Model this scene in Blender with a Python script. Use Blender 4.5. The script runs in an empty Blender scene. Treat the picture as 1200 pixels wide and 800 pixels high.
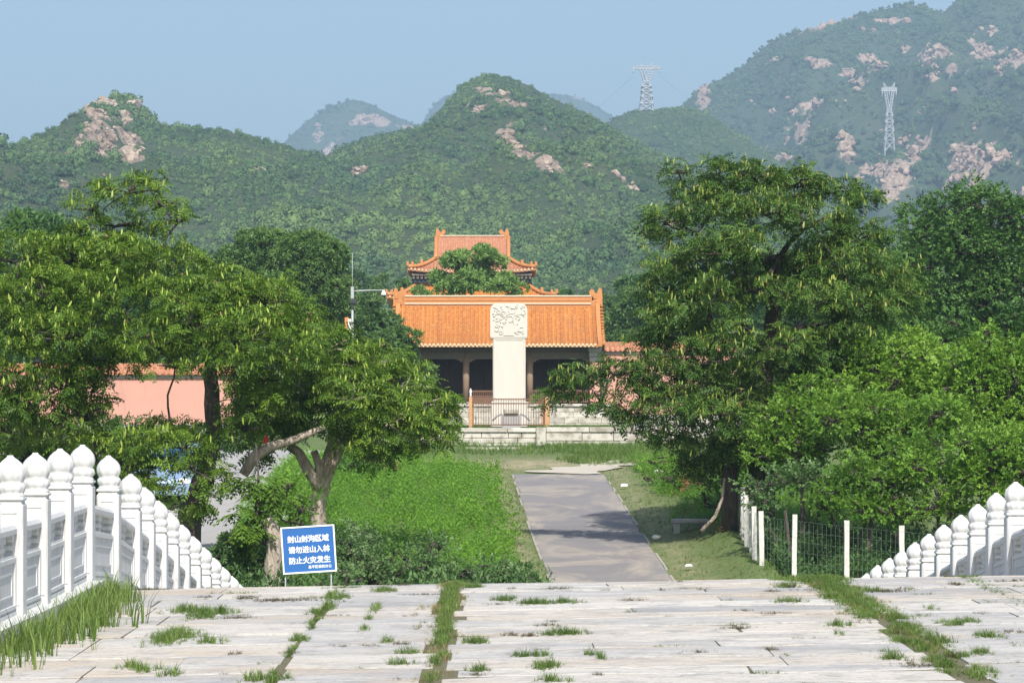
import bpy, bmesh, math, random
import numpy as np
from math import radians, sin, cos, pi
from mathutils import Vector, Matrix

SC = bpy.context.scene
COL = SC.collection

# ------------------------------------------------------------ camera
cam_d = bpy.data.cameras.new('camera')
cam = bpy.data.objects.new('camera', cam_d)
COL.objects.link(cam)
cam_d.sensor_width = 36.0
cam_d.lens = 108.0
cam_d.shift_x = 20.0 / 1200.0
cam_d.shift_y = 100.0 / 1200.0
cam_d.clip_start = 0.1
cam_d.clip_end = 30000.0
cam.location = (0, 0, 0)
cam.rotation_euler = (radians(90), 0, 0)
SC.camera = cam

# ------------------------------------------------------------ world and sun
SUN_EL = 47.0
SUN_AZ = 9.0          # degrees to the right of straight behind the camera
w = bpy.data.worlds.new('World')
SC.world = w
w.use_nodes = True
wn = w.node_tree
sky = wn.nodes.new('ShaderNodeTexSky')
sky.sky_type = 'NISHITA'
sky.sun_disc = False
sky.sun_elevation = radians(SUN_EL)
sky.sun_rotation = radians(180 - SUN_AZ)
sky.air_density = 1.0
sky.dust_density = 2.4
sky.ozone_density = 1.0
sky.altitude = 100
bg = wn.nodes['Background']
bg.inputs['Strength'].default_value = 0.12
wn.links.new(sky.outputs[0], bg.inputs['Color'])

sun_d = bpy.data.lights.new('sun', 'SUN')
sun_d.energy = 4.2
sun_d.angle = radians(0.5)
sun_d.color = (1.0, 0.95, 0.87)
sun = bpy.data.objects.new('sun', sun_d)
COL.objects.link(sun)
_a, _e = radians(SUN_AZ), radians(SUN_EL)
_to = Vector((sin(_a) * cos(_e), -cos(_a) * cos(_e), sin(_e)))
sun.rotation_euler = _to.to_track_quat('Z', 'Y').to_euler()
sun.location = (20, -40, 60)

SC.view_settings.view_transform = 'Standard'
SC.view_settings.look = 'None'
SC.view_settings.exposure = 0.47
SC.view_settings.gamma = 1.0
SC.view_settings.use_curve_mapping = False
SC.cycles.volume_step_rate = 1.0
SC.cycles.max_bounces = 6
SC.cycles.diffuse_bounces = 3
SC.cycles.glossy_bounces = 2
SC.cycles.transmission_bounces = 4
SC.cycles.transparent_max_bounces = 8
SC.cycles.volume_bounces = 0

F = 3600.0
def PX(px, y): return (px - 580.0) / F * y
def PZ(row, y): return (500.0 - row) / F * y
RS = np.random.RandomState(7)
random.seed(11)

# ------------------------------------------------------------ noise (numpy)
_perm = np.arange(256); np.random.RandomState(3).shuffle(_perm)
_perm = np.concatenate([_perm, _perm])
_gr = np.random.RandomState(5).uniform(-1, 1, (256, 2)); _gr /= np.linalg.norm(_gr, axis=1)[:, None]
def perlin(x, y):
    x = np.asarray(x, float); y = np.asarray(y, float)
    xi = np.floor(x).astype(int); yi = np.floor(y).astype(int)
    xf = x - xi; yf = y - yi
    xi &= 255; yi &= 255
    u = xf * xf * xf * (xf * (xf * 6 - 15) + 10); v = yf * yf * yf * (yf * (yf * 6 - 15) + 10)
    def g(a, b, dx, dy):
        h = _perm[_perm[a & 255] + (b & 255)]
        return _gr[h, 0] * dx + _gr[h, 1] * dy
    n00 = g(xi, yi, xf, yf); n10 = g(xi + 1, yi, xf - 1, yf)
    n01 = g(xi, yi + 1, xf, yf - 1); n11 = g(xi + 1, yi + 1, xf - 1, yf - 1)
    return ((n00 * (1 - u) + n10 * u) * (1 - v) + (n01 * (1 - u) + n11 * u) * v) * 1.5
def fbm(x, y, o=4):
    s = 0; a = 1.0; f = 1.0; t = 0
    for i in range(o):
        s = s + a * perlin(np.asarray(x) * f + 17.3 * i, np.asarray(y) * f + 5.1 * i); t += a
        a *= .5; f *= 2.03
    return s / t
def ridged(x, y, o=4):
    s = 0; a = 1.0; f = 1.0; t = 0
    for i in range(o):
        s = s + a * (1 - np.abs(perlin(np.asarray(x) * f + 31.7 * i, np.asarray(y) * f + 9.4 * i)) * 1.6); t += a
        a *= .5; f *= 2.1
    return s / t
def sstep(a, b, x):
    t = np.clip((np.asarray(x, float) - a) / (b - a), 0, 1); return t * t * (3 - 2 * t)

# ------------------------------------------------------------ objects
def tag(o, label=None, cat=None, group=None, kind=None):
    if label: o['label'] = label
    if cat: o['category'] = cat
    if group: o['group'] = group
    if kind: o['kind'] = kind
    return o
def empty(name, loc, label, cat, group=None, rz=0.0):
    o = bpy.data.objects.new(name, None); COL.objects.link(o)
    o.location = loc; o.rotation_euler = (0, 0, rz); o.empty_display_size = .2
    return tag(o, label, cat, group)
def link(name, me, parent=None, kind=None):
    o = bpy.data.objects.new(name, me); COL.objects.link(o)
    if parent is not None:
        o.parent = parent
    if kind: o['kind'] = kind
    return o
def local(o_parent):
    """world -> parent space offset (parents are unrotated empties)"""
    p = o_parent
    v = Vector((0, 0, 0))
    while p is not None:
        v += p.location; p = p.parent
    return v
def np_mesh(name, V, Q, mat, tint=None, attrs=None, smooth=False):
    V = np.asarray(V, np.float32); Q = np.asarray(Q, np.int32)
    me = bpy.data.meshes.new(name)
    k = Q.shape[1]; n = len(Q)
    me.vertices.add(len(V)); me.vertices.foreach_set('co', V.ravel())
    me.loops.add(n * k); me.loops.foreach_set('vertex_index', Q.ravel())
    me.polygons.add(n); me.polygons.foreach_set('loop_start', np.arange(0, n * k, k, dtype=np.int32))
    try: me.polygons.foreach_set('loop_total', np.full(n, k, np.int32))
    except Exception: pass
    if smooth: me.polygons.foreach_set('use_smooth', np.ones(n, bool))
    if tint is not None:
        a = me.attributes.new('tint', 'FLOAT', 'FACE'); a.data.foreach_set('value', np.asarray(tint, np.float32))
    if attrs:
        for kx, (dom, val) in attrs.items():
            a = me.attributes.new(kx, 'FLOAT', dom); a.data.foreach_set('value', np.asarray(val, np.float32))
    me.update(calc_edges=True)
    me.materials.append(mat)
    return me

class MB:
    """collects faces for one mesh (world coordinates)"""
    def __init__(s): s.v = []; s.f = []; s.sm = []
    def add(s, vs, fs, smooth=False):
        b = len(s.v); s.v += [tuple(v) for v in vs]
        s.f += [tuple(b + i for i in f) for f in fs]; s.sm += [smooth] * len(fs); return s
    def box(s, x0, x1, y0, y1, z0, z1, bev=0.0, M=None):
        if x0 > x1: x0, x1 = x1, x0
        if y0 > y1: y0, y1 = y1, y0
        if z0 > z1: z0, z1 = z1, z0
        if bev <= 0:
            vs = [(x0,y0,z0),(x1,y0,z0),(x1,y1,z0),(x0,y1,z0),(x0,y0,z1),(x1,y0,z1),(x1,y1,z1),(x0,y1,z1)]
            fs = [(0,3,2,1),(4,5,6,7),(0,1,5,4),(1,2,6,5),(2,3,7,6),(3,0,4,7)]
        else:
            b = min(bev, (x1-x0)/2.01, (y1-y0)/2.01, (z1-z0)/2.01)
            def ring(x0,x1,y0,y1,z):
                return [(x0+b,y0,z),(x1-b,y0,z),(x1,y0+b,z),(x1,y1-b,z),(x1-b,y1,z),(x0+b,y1,z),(x0,y1-b,z),(x0,y0+b,z)]
            def inner(z):
                return [(x0+b,y0+b,z),(x1-b,y0+b,z),(x1-b,y0+b,z),(x1-b,y1-b,z),(x1-b,y1-b,z),(x0+b,y1-b,z),(x0+b,y1-b,z),(x0+b,y0+b,z)]
            r1, r2 = ring(x0,x1,y0,y1,z0+b), ring(x0,x1,y0,y1,z1-b)
            t = [(x0+b,y0+b,z1),(x1-b,y0+b,z1),(x1-b,y1-b,z1),(x0+b,y1-b,z1)]
            bo = [(x0+b,y0+b,z0),(x1-b,y0+b,z0),(x1-b,y1-b,z0),(x0+b,y1-b,z0)]
            vs = r1 + r2 + t + bo
            fs = [(i,(i+1)%8,8+(i+1)%8,8+i) for i in range(8)]
            T, B = 16, 20
            fs += [(T,T+1,T+2,T+3),(B+3,B+2,B+1,B)]
            fs += [(8,9,T+1,T),(10,11,T+2,T+1),(12,13,T+3,T+2),(14,15,T,T+3),(9,10,T+1),(11,12,T+2),(13,14,T+3),(15,8,T)]
            fs += [(1,0,B,B+1),(3,2,B+1,B+2),(5,4,B+2,B+3),(7,6,B+3,B),(2,1,B+1),(4,3,B+2),(6,5,B+3),(0,7,B)]
        if M is not None: vs = [M @ Vector(v) for v in vs]
        return s.add(vs, fs)
    def tube(s, pts, rad, n=6, smooth=True, cap=True):
        pts = [Vector(p) for p in pts]
        if not hasattr(rad, '__len__'): rad = [rad] * len(pts)
        vs = []; up = None
        for i, p in enumerate(pts):
            d = (pts[min(i+1, len(pts)-1)] - pts[max(i-1, 0)])
            if d.length < 1e-9: d = Vector((0,0,1))
            d.normalize()
            if up is None:
                up = Vector((1,0,0)) if abs(d.x) < .8 else Vector((0,1,0))
            a = d.cross(up).normalized(); b = a.cross(d).normalized(); up = b
            for k in range(n):
                t = 2*pi*k/n
                vs.append(p + (a*cos(t) + b*sin(t)) * rad[i])
        fs = []
        for i in range(len(pts)-1):
            for k in range(n):
                k2 = (k+1) % n
                fs.append((i*n+k, i*n+k2, (i+1)*n+k2, (i+1)*n+k))
        s.add(vs, fs, smooth)
        if cap:
            b = len(s.v) - len(vs)
            s.f.append(tuple(b + k for k in reversed(range(n)))); s.sm.append(False)
            s.f.append(tuple(b + (len(pts)-1)*n + k for k in range(n))); s.sm.append(False)
        return s
    def lathe(s, prof, c, n=16, smooth=True, flute=0.0, nf=0, twist=0.0):
        vs = []; m = len(prof)
        for j, (r, z) in enumerate(prof):
            for k in range(n):
                t = 2*pi*k/n
                rr = r * (1 + (flute * cos(nf*t + twist*j) if nf else 0))
                vs.append((c[0] + rr*cos(t), c[1] + rr*sin(t), c[2] + z))
        fs = [(j*n+k, j*n+(k+1)%n, (j+1)*n+(k+1)%n, (j+1)*n+k) for j in range(m-1) for k in range(n)]
        s.add(vs, fs, smooth)
        b = len(s.v) - len(vs)
        s.f.append(tuple(b + k for k in reversed(range(n)))); s.sm.append(False)
        s.f.append(tuple(b + (m-1)*n + k for k in range(n))); s.sm.append(False)
        return s
    def prism(s, poly, axis, a0, a1):
        """poly: 2D outline; axis 'x': poly=(y,z); 'y': poly=(x,z); 'z': poly=(x,y)"""
        n = len(poly)
        def mk(p, a):
            return (a, p[0], p[1]) if axis == 'x' else (p[0], a, p[1]) if axis == 'y' else (p[0], p[1], a)
        vs = [mk(p, a0) for p in poly] + [mk(p, a1) for p in poly]
        fs = [(i, (i+1)%n, n+(i+1)%n, n+i) for i in range(n)] + [tuple(reversed(range(n))), tuple(range(n, 2*n))]
        return s.add(vs, fs)
    def mesh(s, name, mat, off=(0,0,0)):
        me = bpy.data.meshes.new(name)
        ox, oy, oz = off
        me.from_pydata([(v[0]-ox, v[1]-oy, v[2]-oz) for v in s.v], [], s.f)
        me.polygons.foreach_set('use_smooth', s.sm)
        me.materials.append(mat)
        me.validate(); me.update()
        bm = bmesh.new(); bm.from_mesh(me); bmesh.ops.recalc_face_normals(bm, faces=bm.faces); bm.to_mesh(me); bm.free()
        return me
    def build(s, name, mat, parent=None, kind=None):
        off = local(parent) if parent is not None else Vector((0,0,0))
        return link(name, s.mesh(name, mat, off), parent, kind)

# ------------------------------------------------------------ materials
class G:
    def __init__(s, name):
        s.m = bpy.data.materials.new(name); s.m.use_nodes = True
        s.t = s.m.node_tree; s.p = s.t.nodes['Principled BSDF']
        s.p.inputs['Roughness'].default_value = .8
        s.out = s.t.nodes['Material Output']
    def n(s, typ, props=None, **ins):
        nd = s.t.nodes.new('ShaderNode' + typ)
        for k, v in (props or {}).items(): setattr(nd, k, v)
        for k, v in ins.items():
            key = k.replace('_', ' ')
            sk = nd.inputs[int(k[1:])] if k[0] == 'i' and k[1:].isdigit() else nd.inputs[key]
            if isinstance(v, bpy.types.NodeSocket): s.t.links.new(v, sk)
            else: sk.default_value = v
        return nd
    def set(s, **kw):
        for k, v in kw.items():
            sk = s.p.inputs[k.replace('_', ' ')]
            if isinstance(v, bpy.types.NodeSocket): s.t.links.new(v, sk)
            else: sk.default_value = v
        return s
    def coord(s, scale=(1,1,1), kind='Object', rot=(0,0,0)):
        tc = s.n('TexCoord'); mp = s.n('Mapping', i0=tc.outputs[kind])
        mp.inputs['Scale'].default_value = scale; mp.inputs['Rotation'].default_value = rot
        return mp.outputs[0]
    def world(s, scale=(1,1,1)):
        g = s.n('NewGeometry'); mp = s.n('Mapping', i0=g.outputs['Position'])
        mp.inputs['Scale'].default_value = scale
        return mp.outputs[0]
    def noise(s, vec, scale, detail=4, rough=.55, dist=0.0):
        return s.n('TexNoise', i0=vec, Scale=scale, Detail=detail, Roughness=rough, Distortion=dist).outputs['Fac']
    def ramp(s, fac, stops):
        r = s.n('ValToRGB', i0=fac); cr = r.color_ramp
        while len(cr.elements) < len(stops): cr.elements.new(.5)
        for e, (p, c) in zip(cr.elements, stops):
            e.position = p; e.color = (c[0], c[1], c[2], 1) if hasattr(c, '__len__') else (c, c, c, 1)
        return r.outputs[0]
    def mix(s, f, a, b, mode='MIX'):
        m = s.n('Mix', {'data_type': 'RGBA', 'blend_type': mode})
        for sk, v in ((m.inputs[0], f), (m.inputs[6], a), (m.inputs[7], b)):
            if isinstance(v, bpy.types.NodeSocket): s.t.links.new(v, sk)
            elif hasattr(v, '__len__'): sk.default_value = (v[0], v[1], v[2], 1)
            else: sk.default_value = v
        return m.outputs[2]
    def math(s, op, a, b=0.0, clamp=False):
        m = s.n('Math', {'operation': op, 'use_clamp': clamp}, i0=a, i1=b); return m.outputs[0]
    def attr(s, name):
        return s.n('Attribute', {'attribute_name': name}).outputs['Fac']
    def rnd(s): return s.n('ObjectInfo').outputs['Random']
    def bump(s, h, strength=.4, dist=.02):
        b = s.n('Bump', Height=h, Strength=strength, Distance=dist)
        s.t.links.new(b.outputs[0], s.p.inputs['Normal']); return s

def m_plain(name, c, rough=.7, var=.15, scale=6.0, metal=0.0, bump=0.0):
    g = G(name); v = g.world()
    n = g.noise(v, scale)
    col = g.mix(n, [x*(1-var) for x in c], [min(1, x*(1+var)) for x in c])
    g.set(Base_Color=col, Roughness=rough, Metallic=metal)
    if bump: g.bump(n, bump, .02)
    return g.m

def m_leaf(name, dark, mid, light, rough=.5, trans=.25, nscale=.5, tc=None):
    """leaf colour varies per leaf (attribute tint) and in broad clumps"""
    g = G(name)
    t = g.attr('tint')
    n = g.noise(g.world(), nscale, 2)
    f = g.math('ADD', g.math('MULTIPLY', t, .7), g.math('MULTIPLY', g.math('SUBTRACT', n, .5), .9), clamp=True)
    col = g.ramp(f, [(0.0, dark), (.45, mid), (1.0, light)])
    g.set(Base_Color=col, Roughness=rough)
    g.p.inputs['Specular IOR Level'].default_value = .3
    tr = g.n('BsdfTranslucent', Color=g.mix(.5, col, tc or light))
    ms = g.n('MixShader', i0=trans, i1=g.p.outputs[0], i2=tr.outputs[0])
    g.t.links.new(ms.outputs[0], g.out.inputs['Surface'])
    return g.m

M = {}
# white marble of the balustrades
g = G('white_marble'); v = g.world()
n1 = g.noise(v, 2.2, 5); n2 = g.noise(g.world((6, 6, 1.2)), 3.0, 4)
c = g.mix(n1, (.52, .53, .535), (.63, .63, .62))
c = g.mix(g.ramp(n2, [(.50, 0), (.72, .55)]), c, (.36, .365, .35))
g.set(Base_Color=c, Roughness=.75); g.bump(g.noise(v, 28, 4), .35, .006); M['marble'] = g.m
# paving stones: per-stone tone, long streaks, tan stains
g = G('paving_marble'); v = g.world()
r = g.rnd()
base = g.ramp(r, [(0, (.28, .28, .285)), (.22, (.41, .40, .385)), (.42, (.34, .335, .33)), (.6, (.47, .45, .415)), (.78, (.42, .37, .31)), (.9, (.52, .495, .455)), (1, (.31, .31, .32))])
st = g.noise(g.world((.9, 1.6, 1.6)), 1.5, 7, .72, .8)
c = g.mix(g.ramp(st, [(.42, 0), (.60, 1)]), base, g.mix(.45, base, (.55, .53, .49)))
st2 = g.noise(g.world((1.2, 3.0, 2.0)), 1.3, 7, .70, 1.0)
c = g.mix(g.ramp(st2, [(.52, 0), (.62, .6)]), c, (.26, .27, .29))
tn = g.noise(g.world((.7, 1.3, 1)), .9, 4)
c = g.mix(g.ramp(tn, [(.54, 0), (.66, .55)]), c, (.44, .36, .27))
sp = g.noise(v, 22, 4)
c = g.mix(g.ramp(g.noise(v, 4.5, 7, .75), [(.52, 0), (.62, .5)]), c, (.25, .235, .205))
c = g.mix(g.ramp(sp, [(.57, 0), (.70, .5)]), c, (.19, .18, .155))
g.set(Base_Color=c, Roughness=.85)
g.bump(g.math('ADD', g.math('MULTIPLY', g.noise(g.world((1, 1.8, 1)), 3.0, 6, .65), .8), g.math('MULTIPLY', sp, .35)), 1.0, .035)
M['paving'] = g.m
M['joint_soil'] = m_plain('joint_soil', (.115, .105, .060), .95, .35, 9, bump=.5)
# cut stone of terraces
g = G('terrace_stone'); v = g.world()
c = g.ramp(g.rnd(), [(0, (.38, .355, .31)), (.5, (.50, .475, .42)), (1, (.58, .555, .50))])
c = g.mix(g.ramp(g.noise(v, 3.0, 5), [(.47, 0), (.62, .75)]), c, (.24, .215, .165))
g.set(Base_Color=c, Roughness=.85); g.bump(g.noise(v, 9, 5), .6, .03); M['stone'] = g.m
# stele: smooth warm white
g = G('stele_marble')
n = g.noise(g.world((3, 3, .6)), 1.4, 5)
g.set(Base_Color=g.mix(n, (.52, .49, .43), (.61, .585, .525)), Roughness=.6)
g.bump(g.noise(g.world(), 12, 4), .25, .01); M['stele'] = g.m
M['stele_carving'] = m_plain('stele_carving', (.52, .48, .40), .75, .12, 4)
# glazed tile
def tilemat(name, a, b, cc):
    g = G(name); v = g.world()
    c = g.mix(g.rnd(), a, b)
    c = g.mix(g.ramp(g.noise(v, 7.0, 3), [(.45, 0), (.7, .8)]), c, cc)
    c = g.mix(g.ramp(g.noise(v, 1.2, 4), [(.55, 0), (.75, .45)]), c, (.30, .17, .08))
    g.set(Base_Color=c, Roughness=.38)
    # courses of tiles one behind the other
    wv = g.n('TexWave', {'wave_type': 'BANDS', 'bands_direction': 'Y'}, i0=v, Scale=1.25, Distortion=.3)
    g.bump(wv.outputs['Fac'], .5, .03)
    return g.m
M['tile'] = tilemat('glazed_tile', (.50, .195, .045), (.36, .125, .032), (.58, .29, .09))
M['tile_far'] = tilemat('weathered_glazed_tile', (.42, .18, .095), (.34, .135, .07), (.52, .31, .20))
M['ridge'] = m_plain('ridge_tile', (.50, .215, .075), .4, .2, 5, bump=.4)
M['ridge_cap'] = m_plain('pale_ridge_band', (.62, .52, .38), .6, .25, 8)
M['tile_end'] = m_plain('pale_tile_end', (.66, .52, .34), .5, .3, 20)
# pink plaster
g = G('pink_plaster'); v = g.world()
c = g.mix(g.noise(v, .9, 5), (.53, .27, .215), (.62, .345, .28))
c = g.mix(g.ramp(g.noise(g.world((2, 2, .35)), 1.5, 5), [(.55, 0), (.75, .5)]), c, (.45, .24, .19))
g.set(Base_Color=c, Roughness=.92); g.bump(g.noise(v, 8, 4), .2, .01); M['pink'] = g.m
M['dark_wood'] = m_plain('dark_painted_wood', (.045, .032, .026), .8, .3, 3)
M['beam'] = m_plain('weathered_beam', (.16, .145, .12), .85, .25, 3, bump=.3)
M['column'] = m_plain('weathered_column', (.27, .19, .13), .85, .25, 4, bump=.3)
M['bracket_blue'] = m_plain('faded_bracket_paint', (.03, .045, .065), .8, .4, 4)
M['grey_brick'] = m_plain('grey_brick', (.33, .33, .33), .9, .2, 5, bump=.3)
M['rust_rail'] = m_plain('rusty_rail', (.16, .085, .05), .7, .3, 9)
M['tan_wood'] = m_plain('tan_wood_post', (.50, .28, .14), .8, .25, 7, bump=.3)
M['concrete'] = m_plain('rough_concrete', (.56, .55, .52), .9, .28, 12, bump=.7)
M['wire'] = m_plain('green_wire', (.12, .17, .12), .6, .2, 5)
M['steel'] = m_plain('galvanised_steel', (.52, .54, .56), .5, .1, 3, metal=.2)
M['pole_grey'] = m_plain('grey_painted_steel', (.36, .38, .40), .6, .15, 3)
M['white_metal'] = m_plain('white_metal', (.78, .78, .78), .5, .05, 3)
M['dark_metal'] = m_plain('dark_metal', (.03, .035, .04), .5, .1, 3)
M['sign_blue'] = m_plain('sign_blue', (.022, .125, .39), .45, .08, 3)
M['sign_white'] = m_plain('sign_white', (.82, .84, .85), .5, .04, 3)
M['car_paint'] = m_plain('pale_blue_car_paint', (.26, .36, .52), .25, .04, 3, metal=.1)
g = G('car_glass'); g.set(Base_Color=(.03, .08, .16, 1), Roughness=.08); M['glass'] = g.m
M['tyre'] = m_plain('tyre_rubber', (.02, .02, .02), .85, .2, 8)
M['red_cloth'] = m_plain('red_cloth', (.55, .03, .025), .8, .2, 8)
M['litter'] = m_plain('white_litter', (.75, .75, .73), .7, .1, 8)
M['terracotta'] = m_plain('orange_box', (.60, .22, .08), .7, .15, 5)
M['pink_flower'] = m_plain('dry_pink_flower', (.50, .28, .18), .8, .3, 5)
# bark
def bark(name, a, b):
    g = G(name)
    n = g.noise(g.world((7, 7, 1.6)), 2.2, 6, .65)
    g.set(Base_Color=g.mix(g.ramp(n, [(.35, 0), (.65, 1)]), a, b), Roughness=.92)
    g.bump(n, .9, .05); return g.m
M['bark_dark'] = bark('dark_bark', (.045, .036, .030), (.11, .09, .075))
M['bark_pale'] = bark('pale_peeling_bark', (.24, .19, .155), (.52, .45, .37))
M['twig'] = bark('grey_twig', (.16, .13, .10), (.30, .25, .20))
# ------------------------------------------------------------ ground profile
_gy = [-50, 20, 44, 50, 60.6, 85.4, 92, 104, 110, 158, 230, 350, 500, 700, 1200, 3000, 7000]
_gz = [-4.3, -4.3, -4.05, -3.72, -2.98, -1.33, -1.02, -.62, -.5, -.25, 2.0, 6, 13, 24, 34, 60, 90]
def GZ(y): return np.interp(y, _gy, _gz)
def ground_z(x, y):
    x = np.asarray(x, float); y = np.asarray(y, float)
    z = GZ(y)
    # road and its verges are level; fine unevenness elsewhere
    road_c = 2.27 + (np.clip(y, 50, 90) - 60.6) * -.0205
    off = np.abs(x - road_c) - 1.3
    z = z + fbm(x * .35, y * .35, 3) * .14 * sstep(0, 2.5, off) * sstep(200, 60, y) * (1 - sstep(-4.2, -5.0, x) * sstep(-18, -17, x) * sstep(54, 56, y) * sstep(102, 100, y))
    # bank to the right of the road
    z = z + .38 * sstep(1.8, 3.4, x - road_c) * sstep(54, 58, y) * sstep(82, 70, y) * sstep(5.9, 5.2, x) - .35 * sstep(5.2, 6.0, x) * sstep(70, 62, y) * sstep(50, 54, y)
    # verges a little above the worn road
    z = z + .07 * sstep(0, .5, off) * sstep(50, 56, y) * sstep(92, 86, y)
    return z

def grid_mesh(name, xs, ys, zf, mat, attrs=None, smooth=True):
    X, Y = np.meshgrid(xs, ys)
    Z = zf(X, Y)
    V = np.stack([X.ravel(), Y.ravel(), Z.ravel()], 1)
    nx, ny = len(xs), len(ys)
    i = np.arange(nx * ny).reshape(ny, nx)
    Q = np.stack([i[:-1, :-1].ravel(), i[:-1, 1:].ravel(), i[1:, 1:].ravel(), i[1:, :-1].ravel()], 1)
    at = {k: ('POINT', f(X, Y, Z).ravel()) for k, f in (attrs or {}).items()}
    return np_mesh(name, V, Q, mat, attrs=at, smooth=smooth)

def nonuni(segs):
    out = []
    for a, b, st in segs: out.append(np.arange(a, b, st))
    out.append([segs[-1][1]]); return np.concatenate(out)

# ground material: rough grass, dry verge by the road, bare earth
g = G('grassy_ground'); v = g.world()
n1 = g.noise(v, .5, 5); n2 = g.noise(v, 5, 4)
c = g.mix(n1, (.055, .105, .022), (.12, .175, .045))
c = g.mix(g.ramp(n2, [(.45, 0), (.7, .6)]), c, (.19, .185, .075))
dry = g.attr('dry')
c = g.mix(g.math('MULTIPLY', dry, g.ramp(g.noise(v, 2.2, 5), [(.30, .15), (.62, 1)])), c, g.mix(n2, (.27, .235, .13), (.40, .34, .235)))
g.set(Base_Color=c, Roughness=.95); g.bump(g.noise(v, 14, 4), .8, .06); M['ground'] = g.m
def dry_f(X, Y, Z):
    rc = 2.27 + (np.clip(Y, 50, 90) - 60.6) * -.0205
    d = X - rc
    lv = np.exp(-((d + 1.75) / .35) ** 2) * 1.0
    rv = np.exp(-((d - 1.6) / .4) ** 2) * .5
    top = np.exp(-((Y - 90.5) / 3.0) ** 2) * (np.abs(X - 1.5) < 5) * 1.0
    park = sstep(-5.2, -5.6, X) * 0
    return np.clip((lv + rv) * (Y > 50) * (Y < 92) + top * sstep(6, 4, np.abs(X - 1.5)), 0, 1)
xs = nonuni([(-3500, -400, 155), (-400, -40, 18), (-40, -9, 1.55), (-9, 9, .3), (9, 40, 1.55), (40, 400, 18), (400, 3500, 155)])
ys = nonuni([(-60, 40, 5), (40, 125, .5), (125, 260, 3), (260, 700, 20), (700, 3000, 100), (3000, 7500, 300)])
link('ground', grid_mesh('ground', xs, ys, ground_z, M['ground'], {'dry': dry_f}), kind='structure')

# road
g = G('worn_asphalt'); v = g.world()
c = g.mix(g.noise(v, 1.1, 5), (.165, .156, .158), (.235, .221, .218))
c = g.mix(g.ramp(g.noise(g.world((.8, .45, 1)), .9, 6, .65, .8), [(.47, 0), (.62, .6)]), c, (.40, .345, .27))
c = g.mix(g.ramp(g.noise(v, 60, 3), [(.55, 0), (.75, .35)]), c, (.09, .085, .085))
g.set(Base_Color=c, Roughness=.9); g.bump(g.noise(v, 50, 3), .4, .01); M['asphalt'] = g.m
def strip(name, pts, mat, dz, n=5, zf=ground_z, rag=0.0):
    """pts: (y, xleft, xright)"""
    ysr = np.arange(pts[0][0], pts[-1][0] + .01, .5)
    xl = np.interp(ysr, [p[0] for p in pts], [p[1] for p in pts]); xr = np.interp(ysr, [p[0] for p in pts], [p[2] for p in pts])
    xl = xl + rag * fbm(ysr * 1.3, ysr * 0 + 3, 3); xr = xr + rag * fbm(ysr * 1.3, ysr * 0 + 9, 3)
    T = np.linspace(0, 1, n)
    X = xl[:, None] * (1 - T) + xr[:, None] * T; Y = np.repeat(ysr[:, None], n, 1)
    Z = np.maximum(zf(X, Y), 0 * X - 99) + dz
    i = np.arange(X.size).reshape(X.shape)
    Q = np.stack([i[:-1, :-1].ravel(), i[:-1, 1:].ravel(), i[1:, 1:].ravel(), i[1:, :-1].ravel()], 1)
    return np_mesh(name, np.stack([X.ravel(), Y.ravel(), Z.ravel()], 1), Q, mat, smooth=True)
ROAD = [(47, 1.35, 3.75), (60.6, PX(644, 60.6), PX(786, 60.6)), (70, PX(622, 70), PX(749, 70)), (85.5, PX(601, 85.5), PX(707, 85.5))]
link('road', strip('road', ROAD, M['asphalt'], .012, 7, zf=lambda X, Y: GZ(Y) + 0 * X, rag=.04), kind='structure')
# worn pale path turning right at the far end of the road
M['path'] = m_plain('pale_dirt_path', (.44, .40, .33), .95, .2, 3, bump=.4)
_cpx = [1.7, 2.3, 2.9, 3.5, 4.1, 5.0, 6.4]; _cpy = [85.7, 87.0, 88.3, 89.8, 91.3, 93.4, 96.0]; _cpw = [.95, 1.0, .9, .75, .6, .5, .45]
pv_ = []; pq_ = []; tt = np.linspace(0, 6, 60)
for i_, t_ in enumerate(tt):
    x_ = np.interp(t_, range(7), _cpx); y_ = np.interp(t_, range(7), _cpy); w_ = np.interp(t_, range(7), _cpw) * (1 + .25 * math.sin(t_ * 5.1))
    for k_ in range(5):
        xx_ = x_ + (k_ / 2. - 1) * w_ * .85; yy_ = y_ - (k_ / 2. - 1) * w_ * .5
        pv_.append((xx_, yy_, float(ground_z(xx_, yy_)) + .035))
        if i_ and k_: b0 = i_ * 5 + k_; pq_.append((b0 - 6, b0 - 5, b0, b0 - 1))
link('path', np_mesh('path', pv_, pq_, M['path'], smooth=True), kind='structure')
# concrete edging blocks along both road sides, in short pieces
M['edging'] = m_plain('road_edging', (.33, .31, .27), .9, .25, 4, bump=.4)
edging = tag(empty('road_edging', (0, 60, -3), 'pale concrete edging blocks along both sides of the asphalt road', 'kerb'))
for si in (1, 2):
    yy = 50.0
    while yy < 85:
        L = 1.0
        if random.random() < .55:
            xa = np.interp(yy, [p[0] for p in ROAD], [p[si] for p in ROAD]); xb = np.interp(yy + L, [p[0] for p in ROAD], [p[si] for p in ROAD])
            s_ = -1 if si == 1 else 1
            z0, z1 = float(GZ(yy)), float(GZ(yy + L))
            b = MB(); wd = .045; h = .02 + random.random() * .02
            a = [(xa, yy + .02), (xa + s_ * wd, yy + .02), (xb + s_ * wd, yy + L - .02), (xb, yy + L - .02)]
            zz = [z0, z0, z1, z1]
            b.add([(p[0], p[1], q - .05) for p, q in zip(a, zz)] + [(p[0], p[1], q + h) for p, q in zip(a, zz)],
                  [(0,1,2,3),(4,5,6,7),(0,1,5,4),(1,2,6,5),(2,3,7,6),(3,0,4,7)])
            b.build('edging_block', M['edging'], edging)
        yy += L
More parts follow.
